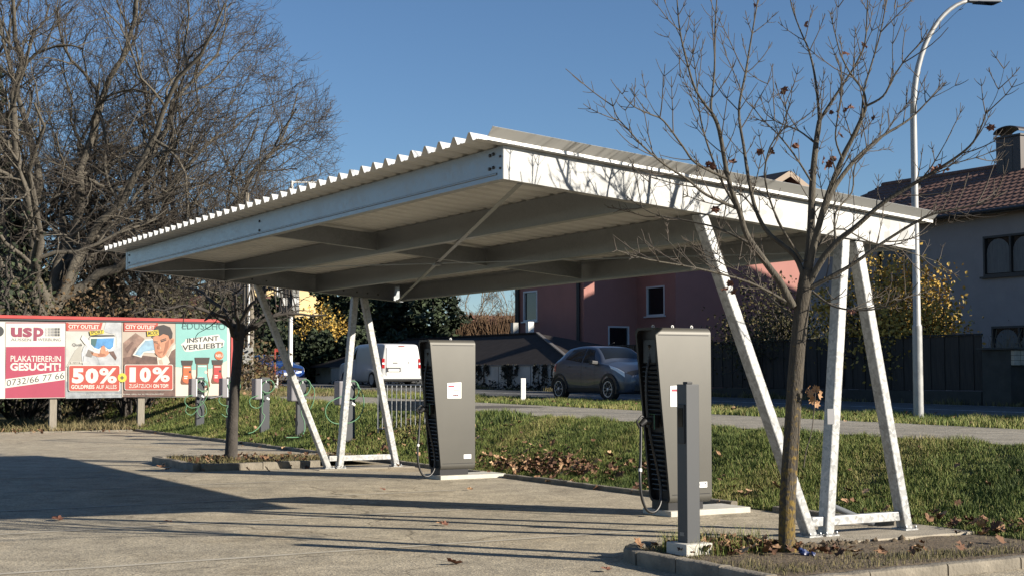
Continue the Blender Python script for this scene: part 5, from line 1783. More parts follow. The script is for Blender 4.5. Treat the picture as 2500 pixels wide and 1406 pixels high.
lh = thing('house', 'far house roof glimpsed behind the hoarding between the bare trunks', 'house', at(500, 930, 95), math.radians(10))
lh.location.z = 0.5
MB().box(-5, 5, 0, 8, 0, 4.6).build('wall', mat('dim far wall', (0.30, 0.27, 0.24), 0.9), lh)
MB().add([(-5.6, -0.6, 4.4), (5.6, -0.6, 4.4), (5.6, 8.6, 4.4), (-5.6, 8.6, 4.4), (-5.6, 4, 6.6), (5.6, 4, 6.6)], [(0, 1, 5, 4), (1, 2, 5), (2, 3, 4, 5), (3, 0, 4), (0, 3, 2, 1)]).build('roof', mat('red brown far roof', (0.20, 0.095, 0.07)), lh)

# unseen buildings added outside the right edge to shade pink house and road
M_CREAM = mat('cream render', (0.5, 0.46, 0.38), 0.9)


def off_house(label, us, vs, zl, zr_, zp, up_):
    t = thing('house', label, 'house', W(0, 0, 0), PSI)
    MB().prism([(us[0], 0.3), (us[1], 0.3), (us[1], zr_), (up_, zp), (us[0], zl)], lambda a, b, h: (a, h, b), vs[0], vs[1]).build('wall', M_CREAM, t)
    for (a0, z0_, a1, z1_) in ((us[0] - 0.5, zl - 0.15, up_ - 0.01, zp + 0.06), (up_ + 0.01, zp + 0.06, us[1] + 0.5, zr_ - 0.12)):
        MB().hexa([(a0, vs[0] - .5, z0_), (a1, vs[0] - .5, z1_), (a1, vs[1] + .5, z1_), (a0, vs[1] + .5, z0_),
                   (a0, vs[0] - .5, z0_ + .2), (a1, vs[0] - .5, z1_ + .2), (a1, vs[1] + .5, z1_ + .2), (a0, vs[1] + .5, z0_ + .2)]).build('roof_slope', M_TILE, t)
    fnO = lambda a, out, z: (us[0] - 0.11 - out, a, z)
    for k in range(int((vs[1] - vs[0]) / 3)):
        for z in (2.2, 5.2, 8.2, 11.2):
            if z + 2 < zl:
                window(t, fnO, vs[0] + 1 + 3 * k, z, 1.3, 1.4, M_FRAMEW, 2, depth=0.1)
    return t


off_house('unseen tall house added beyond the right edge to shade the pink house', (46.3, 58.0), (18.0, 24.3), 15.5, 12.6, 16.2, 48.0)
off_house('unseen long block added beyond the right edge to shade the road', (38.0, 41.0), (-30.0, -2.5), 16.0, 15.6, 16.4, 39.4)
# ---------------------------------------------------------------- trees and shrubs
M_BARK = mat('grey brown bark', (0.12, 0.105, 0.082), 0.95, var=0.35, scale=9, stretch=(4, 4, 0.8), bump=0.8, bscale=30)
M_BARKG = mat('pale lichen bark', (0.105, 0.092, 0.07), 0.95, col2=(0.055, 0.048, 0.038), scale=6, stretch=(3, 3, 0.9), bump=0.6, bscale=24)
M_TWIG = mat('twig bark', (0.085, 0.07, 0.056), 0.9)
M_BARKD = mat('dark bark', (0.06, 0.052, 0.045), 0.95, var=0.3, scale=8, bump=0.6, bscale=30)


def young_bark():
    m = mat('young bark with ochre lichen', (0.10, 0.084, 0.062), 0.95, col2=(0.042, 0.035, 0.028), scale=14, stretch=(3, 3, 0.5), bump=0.9, bscale=45)
    nt, b = nodes_of(m)
    src = b.inputs['Base Color'].links[0].from_socket
    tc = nt.nodes.new('ShaderNodeTexCoord')
    sp = nt.nodes.new('ShaderNodeSeparateXYZ')
    nt.links.new(tc.outputs['Object'], sp.inputs[0])
    nz = nt.nodes.new('ShaderNodeTexNoise')
    nz.inputs['Scale'].default_value = 26
    nz.inputs['Detail'].default_value = 7
    nt.links.new(tc.outputs['Object'], nz.inputs['Vector'])
    mr = nt.nodes.new('ShaderNodeMapRange')
    mr.inputs['From Min'].default_value = 1.9
    mr.inputs['From Max'].default_value = 0.1
    nt.links.new(sp.outputs['Z'], mr.inputs[0])
    ad = nt.nodes.new('ShaderNodeMath'); ad.operation = 'MULTIPLY_ADD'
    ad.inputs[1].default_value = 0.28
    nt.links.new(mr.outputs[0], ad.inputs[0]); nt.links.new(nz.outputs[0], ad.inputs[2])
    rp = nt.nodes.new('ShaderNodeValToRGB')
    rp.color_ramp.elements[0].position = 0.66
    rp.color_ramp.elements[1].position = 0.84
    nt.links.new(ad.outputs[0], rp.inputs[0])
    mx = nt.nodes.new('ShaderNodeMix'); mx.data_type = 'RGBA'
    nt.links.new(rp.outputs[0], mx.inputs[0])
    nt.links.new(src, mx.inputs[6])
    mx.inputs[7].default_value = (0.20, 0.135, 0.035, 1)
    nt.links.new(mx.outputs[2], b.inputs['Base Color'])
    return m


M_YBARK = young_bark()


def tubes(chains, sides, name, m, parent):
    """many tapering tubes in one mesh; chains = [(points, radii)]"""
    by = {}
    for P, R in chains:
        by.setdefault(len(P), []).append((P, R))
    V, Fq = [], []
    base = 0
    for n, lst in by.items():
        P = np.array([[tuple(p) for p in c[0]] for c in lst], dtype=np.float64)
        R = np.array([c[1] for c in lst], dtype=np.float64)
        C_ = len(lst)
        T = np.empty_like(P)
        T[:, 1:-1] = P[:, 2:] - P[:, :-2]
        T[:, 0] = P[:, 1] - P[:, 0]
        T[:, -1] = P[:, -1] - P[:, -2]
        T /= np.linalg.norm(T, axis=2, keepdims=True) + 1e-9
        ref = np.tile(np.array([0.31, 0.87, 0.38]), (C_, 1))
        al = np.abs((T[:, 0] * ref).sum(1)) > 0.9
        ref[al] = (0.9, -0.3, 0.3)
        X = np.empty_like(P)
        for i in range(n):
            x = ref - T[:, i] * (ref * T[:, i]).sum(1, keepdims=True)
            x /= np.linalg.norm(x, axis=1, keepdims=True) + 1e-9
            X[:, i] = x
            ref = x
        Y = np.cross(T, X)
        a = 2 * np.pi * np.arange(sides) / sides
        ring = (P[:, :, None, :] + (X[:, :, None, :] * np.cos(a)[None, None, :, None] + Y[:, :, None, :] * np.sin(a)[None, None, :, None]) * R[:, :, None, None])
        V.append(ring.reshape(-1, 3))
        idx = (np.arange(C_)[:, None, None] * n + np.arange(n - 1)[None, :, None]) * sides + np.arange(sides)[None, None, :]
        idn = (np.arange(C_)[:, None, None] * n + np.arange(n - 1)[None, :, None]) * sides + ((np.arange(sides) + 1) % sides)[None, None, :]
        q = np.stack([idx, idn, idn + sides, idx + sides], axis=-1) + base
        Fq.append(q.reshape(-1))
        base += C_ * n * sides
    return raw_mesh(name, np.concatenate(V), np.concatenate(Fq), 4, m, parent, smooth=True)


def rv(r):
    while True:
        v = Vector((r.uniform(-1, 1), r.uniform(-1, 1), r.uniform(-1, 1)))
        if 0.05 < v.length < 1:
            return v.normalized()


def twig_chain(r, p, d, L, r0, n, wig, up=0.0, tip=0.35):
    pts, rad = [p.copy()], [r0]
    for i in range(n):
        d = (d + rv(r) * wig + Vector((0, 0, up))).normalized()
        p = p + d * (L / n)
        pts.append(p.copy())
        rad.append(r0 * (1 - (1 - tip) * (i + 1) / n))
    return pts, rad, d


def big_tree(label, name_group, base, cc, rad, trunk_h, tr, seed, nl=9, sub=(9, 7, 5, 4), lens=(3.9, 1.9, 1.0, 0.55), minr=0.0068, m1=M_BARK, lean=(0, 0), wig=0.42, lowcut=-0.55):
    r = random.Random(seed)
    t = thing('bare_tree', label, 'tree', base, 0, name_group)
    base = Vector(base)
    cc = Vector(cc) - base
    top = Vector((lean[0], lean[1], trunk_h))
    trunk = [(Vector((0, 0, -0.2)) * 1.0, tr * 1.25), (Vector((0, 0, 0.6)), tr * 1.02)]
    for k in range(1, 6):
        f = k / 5
        trunk.append((Vector((0, 0, 0.6)).lerp(top, f) + Vector((r.uniform(-.12, .12), r.uniform(-.12, .12), 0)), tr * (1.0 - 0.32 * f)))
    tubes([([p for p, _ in trunk], [q for _, q in trunk])], 12, 'trunk', m1, t)
    thick, mid, fine = [], [], []

    def inside(p):
        q = p - cc
        return (q.x / rad[0]) ** 2 + (q.y / rad[1]) ** 2 + (q.z / rad[2]) ** 2

    for k in range(nl):
        # targets spread over the crown's surface
        zf = 1 - (k + 0.5) / nl * (1 - lowcut)
        a = k * 2.39996 + r.uniform(-.3, .3)
        s_ = math.sqrt(max(0, 1 - zf * zf))
        tgt = cc + Vector((rad[0] * s_ * math.cos(a), rad[1] * s_ * math.sin(a), rad[2] * zf)) * r.uniform(0.80, 0.95)
        st = Vector((0, 0, 0.6)).lerp(top, r.uniform(0.55, 1.0))
        ctrl = st + Vector((0, 0, (tgt - st).length * r.uniform(0.02, 0.22))) + (tgt - st) * 0.35
        n = 12
        P, R = [], []
        L = (tgt - st).length
        r0 = tr * r.uniform(0.28, 0.47)
        off = Vector((0, 0, 0))
        for i in range(n + 1):
            f = i / n
            off = off + rv(r) * L * 0.03
            P.append(st * (1 - f) ** 2 + ctrl * 2 * f * (1 - f) + tgt * f * f + off * (1 if i else 0))
            R.append(max(0.03, r0 * (1 - 0.86 * f)))
        thick.append((P, R))

        def rec(P, R, lvl):
            cnt = sub[lvl]
            for c in range(cnt):
                f = 0.22 + 0.78 * (c + r.random()) / cnt if lvl else 0.28 + 0.72 * (c + r.random()) / cnt
                i = min(int(f * (len(P) - 1)), len(P) - 2)
                g = f * (len(P) - 1) - i
                p = P[i].lerp(P[i + 1], min(g, 1))
                d0 = (P[i + 1] - P[i]).normalized()
                out = (p - cc).normalized()
                d = (d0 * 0.75 + rv(r) * 0.95 + out * 0.35 + Vector((0, 0, 0.12))).normalized()
                L = lens[lvl] * r.uniform(0.6, 1.25)
                tip = p + d * L
                e = inside(tip)
                if e > 1.0:
                    if inside(p) > 1.02:
                        continue
                    L *= max(0.35, 1.0 - (e - 1.0) * 1.2)
                rr_ = max(minr, min(R[i] * 0.55, 0.021 * L + minr))
                nn = (6, 5, 4, 3)[lvl]
                cp_, cr_, _ = twig_chain(r, p, d, L, rr_, nn, wig, 0.05, 0.45 if lvl < 3 else 0.6)
                (mid if lvl < 2 else fine).append((cp_, [max(x, minr * 0.8) for x in cr_]))
                if lvl + 1 < len(sub):
                    rec(cp_, cr_, lvl + 1)
        rec(P, R, 0)
    tubes(thick, 8, 'limbs', m1, t)['kind'] = 'stuff'
    tubes(mid, 5, 'branches', m1, t)['kind'] = 'stuff'
    tubes(fine, 3, 'twigs', M_TWIG, t)['kind'] = 'stuff'
    return t


G_BIG = 'tall bare trees behind the hoarding'
b_ = at(112, 930, 50); b_.z = 0
big_tree('tall bare tree with forked trunk behind the job poster', G_BIG, b_, at(150, 330, 50), (9.0, 7.5, 8.6), 4.2, 0.50, 3, nl=15)
b_ = at(285, 930, 54); b_.z = 0
big_tree('broad bare tree leaning right behind the outlet posters', G_BIG, b_, at(455, 395, 54), (5.75, 6.0, 7.2), 3.2, 0.46, 8, nl=13, lean=(0.9, 0), lowcut=-0.6)
b_ = at(-70, 930, 53); b_.z = 0
big_tree('bare tree at the left edge, its trunk outside the picture', G_BIG, b_, at(-60, 330, 53), (6.5, 6, 8.6), 5, 0.42, 5, nl=8, sub=(9, 7, 6, 3))
b_ = at(430, 930, 66); b_.z = 0
big_tree('further bare tree whose thin trunk stands behind the coffee poster', G_BIG, b_, at(330, 470, 66), (7.0, 6, 6.6), 4, 0.36, 15, nl=8, sub=(9, 6, 5, 3), minr=0.009)


# leaf clouds -----------------------------------------------------------------
def leaf_cloud(pts, size, name, m, parent, seed=0, flat=0.0, nrm_up=0.0):
    """small folded leaves (two triangles) at the given points"""
    g = np.random.default_rng(seed)
    P = np.asarray(pts, dtype=np.float64)
    n = len(P)
    d = g.normal(size=(n, 3)); d[:, 2] *= (1 - flat)
    d /= np.linalg.norm(d, axis=1, keepdims=True)
    e = g.normal(size=(n, 3)); e[:, 2] *= (1 - flat)
    e -= d * (d * e).sum(1, keepdims=True)
    e /= np.linalg.norm(e, axis=1, keepdims=True)
    nn = np.cross(d, e)
    s = size * g.uniform(0.6, 1.3, size=(n, 1))
    a = P - d * s * 0.5
    b = P + e * s * 0.32 + nn * s * 0.12
    c = P + d * s * 0.5
    f = P - e * s * 0.32 + nn * s * 0.12
    V = np.stack([a, b, c, f], 1).reshape(-1, 3)
    i = np.arange(n) * 4
    F_ = np.stack([i, i + 1, i + 2, i, i + 2, i + 3], 1).reshape(-1)
    tint = np.repeat(g.random(n), 4)
    return raw_mesh(name, V, F_, 3, m, parent, tint=tint)


M_LYEL = mat('yellow autumn leaves', (0.4, 0.25, 0.05), 0.7, tint=[(0.13, 0.11, 0.025), (0.30, 0.20, 0.035), (0.46, 0.29, 0.05), (0.58, 0.37, 0.07)])
M_LBRN = mat('brown autumn leaves', (0.2, 0.1, 0.05), 0.8, tint=[(0.05, 0.033, 0.018), (0.095, 0.06, 0.028), (0.15, 0.095, 0.042)])
M_LRED = mat('red brown leaves', (0.2, 0.07, 0.03), 0.8, tint=[(0.08, 0.05, 0.02), (0.20, 0.08, 0.03), (0.13, 0.10, 0.03)])
M_LDGR = mat('dark evergreen sprays', (0.02, 0.035, 0.015), 0.85, tint=[(0.010, 0.016, 0.008), (0.022, 0.036, 0.014), (0.040, 0.058, 0.022)])
M_LOLV = mat('olive leaves', (0.06, 0.06, 0.02), 0.8, tint=[(0.03, 0.032, 0.012), (0.065, 0.060, 0.02), (0.12, 0.09, 0.03)])
M_REED = mat('brown reed', (0.14, 0.085, 0.05), 0.9, tint=[(0.07, 0.045, 0.03), (0.15, 0.09, 0.05), (0.24, 0.15, 0.09)])


def shrub(label, group, base, rad, h, nleaf, lsize, m, seed, nst=26, clump=0.35, name='shrub', cat='shrub', twig=M_BARKD, lift=0.25):
    """stems fanning from the base, leaves in clumps round the stem ends"""
    r = random.Random(seed)
    g = np.random.default_rng(seed)
    t = thing(name, label, cat, base, 0, group)
    ch, ends = [], []
    for k in range(nst):
        a = r.uniform(0, 6.283)
        q = math.sqrt(r.random())
        tip = Vector((rad * q * math.cos(a), rad * q * math.sin(a), h * (lift + (1 - lift) * r.random() ** 0.7) * math.sqrt(max(0.12, 1 - q * q * 0.8))))
        st = Vector((tip.x * 0.12, tip.y * 0.12, 0))
        P = [st.lerp(tip, f) + Vector((0, 0, 0.12 * h * math.sin(f * 3.14))) + rv(r) * 0.03 * h * (f > 0) for f in [i / 6 for i in range(7)]]
        ch.append((P, [max(0.006, 0.035 * h / 2.5 * (1 - 0.8 * i / 6)) for i in range(7)]))
        ends.append(P[-1])
        for c in range(4):
            i = r.randint(2, 5)
            cp_, cr_, _ = twig_chain(r, P[i], (rv(r) + (P[i] - st).normalized()).normalized(), rad * 0.4 * r.uniform(.5, 1), 0.009, 6, 0.3, 0.1)
            ch.append((cp_, cr_))
            ends.append(cp_[-1]); ends.append(cp_[3])
    tubes(ch, 5, 'stems', twig, t)['kind'] = 'stuff'
    E_ = np.array([tuple(e) for e in ends])
    idx = g.integers(0, len(E_), nleaf)
    pts = E_[idx] + g.normal(size=(nleaf, 3)) * clump * rad * 0.45
    pts[:, 2] = np.abs(pts[:, 2])
    leaf_cloud(pts, lsize, 'leaves', m, t, seed)['kind'] = 'stuff'
    return t


def conifer(label, base, h, rad, seed, n=5200, m=M_LDGR, group=None, spray=0.34, top=0.02):
    g = np.random.default_rng(seed)
    r = random.Random(seed)
    t = thing('conifer', label, 'conifer', base, 0, group)
    MB().tube([(0, 0, -0.2), (0, 0, h * 0.5), (0, 0, h * 0.97)], [0.02 * h, 0.012 * h, 0.01], 8).build('trunk', M_BARKD, t, smooth=True)
    f = g.random(n) ** 0.75
    z = h * (0.03 + 0.97 * (1 - f))
    lob = 1 + 0.22 * np.sin(z * 2.3 + seed) + 0.15 * np.sin(z * 5.1)
    R = rad * np.clip(f, top, 1) ** 0.75 * lob
    a = g.random(n) * 2 * np.pi
    q = 0.45 + 0.6 * g.random(n) ** 0.5
    lump = 1 + 0.25 * np.sin(3 * a + z * 1.7) + 0.12 * np.sin(7 * a - z * 3)
    pts = np.stack([R * q * lump * np.cos(a), R * q * lump * np.sin(a), z], 1)
    leaf_cloud(pts, spray, 'sprays', m, t, seed, flat=0.35)['kind'] = 'stuff'
    return t


def gpt(px, Y, z=None):
    p = at(px, 930, Y)
    p.z = z if z is not None else 1.0
    return p


# bare dark ivy hanging over the white garden wall
M_IVY = mat('bare ivy', (0.02, 0.02, 0.015), 0.9, tint=[(0.010, 0.010, 0.008), (0.022, 0.022, 0.014), (0.035, 0.034, 0.02)])
rr = random.Random(3)
st_, lp_ = [], []
for k in range(120):
    x0 = rr.choice([2.5, 5.2, 7.6, 9.3, 10.4, 12.2, 14.8, 18.5]) + rr.gauss(0, 0.5)
    if not 0.2 < x0 < 23.5:
        continue
    p = Vector((x0, 0.05, zr(43) + 1.0))
    ln = rr.uniform(0.15, 0.95)
    pts = [p.copy()]
    for s_ in range(5):
        p = p + Vector((rr.uniform(-.09, .09), rr.uniform(-.01, .015), -ln / 5))
        pts.append(p.copy())
        for q in range(3):
            lp_.append((p.x + rr.gauss(0, .05), 0.05 + abs(rr.gauss(0, .03)), p.z + rr.gauss(0, .04)))
    st_.append((pts, [0.022 * rr.uniform(.5, 1.5)] * 6))
for k in range(1500):
    lp_.append((rr.uniform(0.2, 23.8), 0.06 + abs(rr.gauss(0, .1)), zr(43) - 0.02 + abs(rr.gauss(0, 0.16))))
tubes(st_, 4, 'ivy_stems', M_BARKD, gw)['kind'] = 'stuff'
leaf_cloud(lp_, 0.12, 'ivy', M_IVY, gw, 4)['kind'] = 'stuff'
# yellow leaved tree beyond the fence, with darker neighbours
shrub('yellow leaved small tree beyond the board fence', None, gpt(2190, 41, 0.9), 2.35, 4.2, 13000, 0.12, M_LYEL, 21, nst=64, name='yellow_tree', cat='tree', clump=0.26, lift=0.3)
shrub('olive brown shrub behind the fence left of the yellow tree', None, gpt(1915, 44, 0.9), 2.1, 3.9, 5200, 0.11, M_LOLV, 22, nst=34, clump=0.28, lift=0.2)
shrub('dry bare bush behind the wire mesh fence at the right edge', None, gpt(2460, 39, 0.9), 1.5, 2.0, 500, 0.05, M_REED, 23, nst=90, clump=0.3, lift=0.35, twig=mat('dry tan stems', (0.20, 0.165, 0.11), 0.9))
# hedge and bushes behind the hoarding
G_UND = 'brown leaved undergrowth behind the hoarding'
for k, (px, Y, rad, h, n, m, lab) in enumerate([(60, 46, 2.6, 4.6, 2600, M_LOLV, 'olive brown undergrowth bush behind the left poster'), (215, 47, 2.4, 5.0, 2200, M_LBRN, 'brown leaved bush behind the sport poster'),
                                             (330, 45, 2.0, 4.2, 1800, M_LBRN, 'brown leaved bush behind the fashion poster'), (445, 48, 2.6, 3.9, 3600, M_LOLV, 'olive shrub showing above the coffee poster'),
                                             (540, 49, 1.9, 3.4, 2200, M_LBRN, 'thin brown shrub at the right end of the hoarding'), (-40, 45, 2.4, 7.0, 3000, M_LDGR, 'dark green bush at the left edge behind the hoarding')]):
    shrub(lab, G_UND, gpt(px, Y, 0.0), rad, h, n, 0.15, m, 50 + k, nst=30, clump=0.5, lift=0.1)
for k, (px, Y, h, rad) in enumerate([(-45, 58, 14.5, 3.2), (30, 68, 9, 3.0), (395, 72, 6.0, 2.8), (520, 75, 5.6, 2.6), (250, 74, 7.5, 3.2), (130, 73, 6.5, 3.4)]):
    conifer(['tall dark spruce at the left edge of the picture', 'dark conifer behind the leftmost bare trunks', 'dark round conifer behind the fashion poster', 'dark conifer behind the right end of the hoarding', 'dark conifer low behind the sport poster', 'dark conifer low behind the job poster'][k],
            gpt(px, Y, 0.5), h, rad, 70 + k, 4600, spray=0.42, group='dark conifers behind the hoarding')
# conifers left of the pink house and round the van
for k, (px, Y, h, rad, lab) in enumerate([(880, 92, 7.6, 2.6, 'dark conifer above the inverted V of the far trestle'), (965, 88, 7.4, 2.4, 'dark conifer above the left end of the garage roof'), (1055, 86, 7.6, 2.6, 'bushy green conifer left of the reed hedge'),
                                      (815, 97, 6.5, 2.8, 'dark conifer left of the far trestle top'), (640, 88, 5.6, 3.2, 'dark conifer behind the utility pole'), (735, 92, 4.4, 3.0, 'low dark conifer behind the pale lamp pole'), (570, 92, 6.0, 3.0, 'dark conifer behind the far round-headed tree')]):
    conifer(lab, gpt(px, Y, 0.9), h, rad, 90 + k, 5200, spray=0.40, group='dark conifers beyond the road', top=0.3)
shrub('sunlit yellow leaved tree in front of the far yellow house', None, gpt(775, 84, 1.0), 2.1, 5.2, 3600, 0.17, M_LYEL, 31, nst=34, name='yellow_tree', cat='tree', clump=0.3, lift=0.35)
shrub('red brown hedge bush beside the utility pole', None, gpt(640, 54, 0.9), 0.62, 1.95, 2600, 0.055, M_LRED, 32, nst=30, clump=0.45, lift=0.05)


def hedge(label, p0, p1, h, w, n, m, spray, seed, name='hedge'):
    g = np.random.default_rng(seed)
    t = thing(name, label, 'hedge', p0, 0)
    d = np.array(tuple(p1 - p0))
    f = g.random(n)
    q = g.normal(size=n) * w * 0.4
    per = np.array([-d[1], d[0], 0]) / np.hypot(d[0], d[1])
    zz = h * (1 + 0.10 * np.sin(f * 31) + 0.07 * np.sin(f * 77 + 1)) * np.sqrt(g.random(n))
    pts = d[None] * f[:, None] + per[None] * q[:, None]
    pts[:, 2] = zz
    leaf_cloud(pts, spray, 'foliage', m, t, seed)['kind'] = 'stuff'
    core = []
    r = random.Random(seed)
    for k in range(int((p1 - p0).length * 2.2)):
        a = (p1 - p0) * r.random()
        core.append(([a + Vector((0, 0, 0)), a + rv(r) * 0.15 + Vector((0, 0, h * 0.45)), a + rv(r) * 0.3 + Vector((0, 0, h * 0.85))], [0.03, 0.02, 0.01]))
    tubes(core, 4, 'stems', M_BARKD, t)['kind'] = 'stuff'
    return t


hedge('dark tall hedge beyond the road behind the van', gpt(560, 78, 0.8), gpt(1035, 80, 0.9), 3.0, 1.6, 15000, M_LDGR, 0.30, 41)
hedge('brown reed hedge between the conifers and the pink house', gpt(1105, 96, 1.0), gpt(1275, 96, 1.0), 4.2, 0.9, 5000, M_REED, 0.22, 42, 'reed_hedge')
hedge('dark hedge low behind the hoarding', gpt(-120, 52, 0.0), gpt(600, 60, 0.3), 2.2, 1.4, 12000, M_LDGR, 0.24, 43)
# reeds standing up as thin stems
rs_ = []
r_ = random.Random(9)
for k in range(900):
    p = gpt(r_.uniform(1110, 1272), 95 + r_.uniform(-.6, .6), 1.0)
    rs_.append(([p, p + Vector((r_.uniform(-.2, .2), 0, 3.2)), p + Vector((r_.uniform(-.5, .5), 0, r_.uniform(3.6, 4.9)))], [0.02, 0.02, 0.012]))
tubes(rs_, 3, 'reeds', mat('reed stems', (0.17, 0.105, 0.06), 0.9), None)
tag(bpy.data.objects['reeds'], 'thin brown reed stems above the reed hedge', 'reeds', kind='stuff')
for k, (px, Y, h) in enumerate([(1140, 104, 9.5), (1275, 110, 9.5)]):
    b_ = gpt(px, Y, 1.0)
    big_tree(['thin pale bare tree just right of the green conifer', 'thin bare tree beside the left corner of the pink house'][k], 'thin bare trees far beyond the road', b_, b_ + Vector((0, 0, h * 0.55)), (2.6, 2.6, h * 0.45), 2.2, 0.14, 33 + k, nl=9, sub=(5, 5, 4), lens=(2.0, 1.1, 0.6), minr=0.012, m1=mat('tan bark', (0.22, 0.17, 0.11), 0.9))


# ---------------------------------------------------------------- near young maple, limbs set out one by one
ty = W(2.18, -1.05)
tb = Vector((ty.x, ty.y, 0.06))
nt_ = thing('young_maple', 'young bare maple with lichened trunk and a few withered leaves in the near bed', 'tree', tb, 0)
Y0 = tb.y


def limb(pts, r0, r1, d0=0.0, d1=0.0, n=3):
    """pts in photograph pixels at the tree's distance, drifting d0..d1 metres in depth"""
    P = []
    for i, (px, py) in enumerate(pts):
        f = i / (len(pts) - 1)
        P.append(at(px, py, Y0 + d0 + (d1 - d0) * f) - tb)
    P = smooth_path(P, n)
    R = [r0 + (r1 - r0) * (i / (len(P) - 1)) ** 0.8 for i in range(len(P))]
    return P, R


trunk_px = [(1922, 1352), (1921, 1300), (1924, 1200), (1933, 1060), (1942, 920), (1952, 800), (1962, 720), (1972, 660)]
tP, tR = limb(trunk_px, 0.074, 0.062, 0, 0.03, 4)
tR[0] = 0.092; tR[1] = 0.085; tR[2] = 0.08
tubes([(tP, tR)], 14, 'trunk', M_YBARK, nt_)
LIMBS = {
    'A': ([(1936, 748), (1905, 690), (1874, 648), (1824, 575), (1806, 520), (1778, 438), (1756, 320), (1740, 280)], 0.036, 0.015, 0, -0.35),
    'A1': ([(1740, 280), (1700, 224), (1676, 148), (1660, 76), (1653, 0), (1648, -90)], 0.012, 0.004, -0.35, -0.5),
    'A2': ([(1740, 282), (1736, 256), (1744, 180), (1746, 72), (1750, 0), (1756, -100)], 0.012, 0.004, -0.35, -0.3),
    'B': ([(1966, 690), (1940, 625), (1878, 572), (1846, 515), (1828, 440), (1816, 360), (1804, 272), (1820, 180), (1832, 108), (1850, 0), (1862, -90)], 0.026, 0.004, 0, 0.5),
    'C': ([(1970, 680), (1978, 600), (1980, 552), (1984, 440), (1992, 352), (2000, 296)], 0.048, 0.020, 0.02, 0.25),
    'C1': ([(2000, 298), (1996, 240), (1986, 168), (1972, 116), (1956, 80), (1932, 12), (1920, -70)], 0.014, 0.004, 0.25, 0.5),
    'C2': ([(2000, 298), (2020, 264), (2060, 204), (2088, 160), (2112, 104), (2118, 0), (2122, -90)], 0.015, 0.004, 0.25, 0.1),
    'D': ([(1972, 672), (1984, 610), (2000, 548), (2020, 480), (2056, 388), (2080, 340), (2104, 288), (2114, 260)], 0.036, 0.014, 0.02, -0.3),
    'D1': ([(2114, 260), (2108, 224), (2076, 180), (2052, 132), (2036, 70), (2026, 30)], 0.011, 0.0035, -0.3, -0.45),
    'D2': ([(2114, 260), (2156, 236), (2180, 192), (2212, 144), (2244, 108), (2266, 72)], 0.011, 0.0035, -0.3, -0.6),
    'D3': ([(2104, 288), (2110, 220), (2130, 150), (2150, 80), (2166, 0), (2190, -60)], 0.010, 0.004, -0.3, -0.2),
    'E': ([(2010, 520), (2036, 460), (2080, 400), (2116, 364), (2156, 332), (2220, 292), (2272, 240), (2302, 202)], 0.026, 0.004, 0.05, 0.45),
    'F': ([(1976, 690), (2010, 630), (2050, 585), (2092, 552), (2156, 496), (2220, 456), (2280, 420), (2336, 384), (2376, 348), (2400, 300), (2410, 264)], 0.032, 0.004, 0, -0.75),
    'G': ([(1974, 705), (2030, 675), (2090, 640), (2160, 590), (2260, 530), (2330, 512), (2400, 496), (2450, 470)], 0.022, 0.004, 0, -0.45),
    'H': ([(1800, 510), (1724, 476), (1680, 440), (1624, 404), (1568, 356), (1536, 320), (1506, 285), (1492, 240)], 0.014, 0.0035, -0.2, -0.7),
    'I': ([(1780, 440), (1700, 400), (1668, 360), (1620, 296), (1588, 280), (1550, 262), (1524, 238)], 0.012, 0.0035, -0.25, -0.9),
    'J': ([(1930, 742), (1830, 690), (1700, 655), (1582, 634), (1505, 611)], 0.014, 0.0035, 0, -0.8),
    'K': ([(1845, 605), (1760, 560), (1680, 540), (1590, 520), (1510, 465)], 0.012, 0.0035, -0.1, 0.5),
    'L': ([(1984, 712), (2030, 745), (2090, 757), (2160, 750), (2210, 725), (2242, 690)], 0.011, 0.0035, 0, -0.5),
    'M': ([(1960, 640), (1900, 540), (1868, 440), (1880, 360), (1920, 300), (1910, 220)], 0.012, 0.0035, 0, -0.5),
    'N': ([(1984, 450), (1940, 380), (1900, 330), (1860, 290), (1830, 250)], 0.010, 0.0035, 0.15, -0.2),
    'O': ([(2056, 388), (2040, 340), (2046, 280), (2056, 200), (2040, 130)], 0.009, 0.0035, -0.2, -0.7),
    'P': ([(1992, 352), (1950, 320), (1900, 300), (1870, 278), (1862, 262)], 0.009, 0.0035, 0.2, 0.7),
    'Q': ([(1812, 530), (1760, 440), (1720, 330), (1706, 260), (1700, 190), (1690, 120)], 0.012, 0.0035, -0.2, 0.4),
    'R': ([(2040, 590), (2040, 520), (2080, 470), (2090, 400), (2150, 340), (2190, 280)], 0.011, 0.0035, 0.0, 0.8),
    'S': ([(2280, 420), (2330, 400), (2400, 380), (2460, 350)], 0.006, 0.003, -0.5, -0.5),
    'T': ([(1968, 640), (2040, 560), (2120, 590), (2200, 610), (2290, 640)], 0.010, 0.003, 0.0, 0.7),
    'U': ([(1850, 520), (1800, 470), (1760, 500), (1680, 480), (1610, 440)], 0.008, 0.003, 0.3, 0.9),
    'V': ([(1952, 792), (1890, 735), (1842, 690), (1800, 660), (1740, 612)], 0.012, 0.003, 0, 0.9),
}
main, fine = [], []
r_ = random.Random(77)
ALL = []
for key, (pts, r0, r1, d0, d1) in LIMBS.items():
    P, R = limb(pts, r0, r1, d0, d1, 4)
    ALL.append((key, P, R))
    for c in range(2 if len(P) > 18 else 1):        # secondary boughs
        i = r_.randint(int(len(P) * 0.35), len(P) - 3)
        d_ = (P[i + 1] - P[i]).normalized()
        dd = (d_ * 0.8 + rv(r_) * 0.75 + Vector((0, 0, 0.25))).normalized()
        cp_, cr_, _ = twig_chain(r_, P[i], dd, r_.uniform(0.3, 0.65), min(R[i] * 0.6, 0.007), 9, 0.09, 0.06, 0.4)
        ALL.append(('x', cp_, cr_))
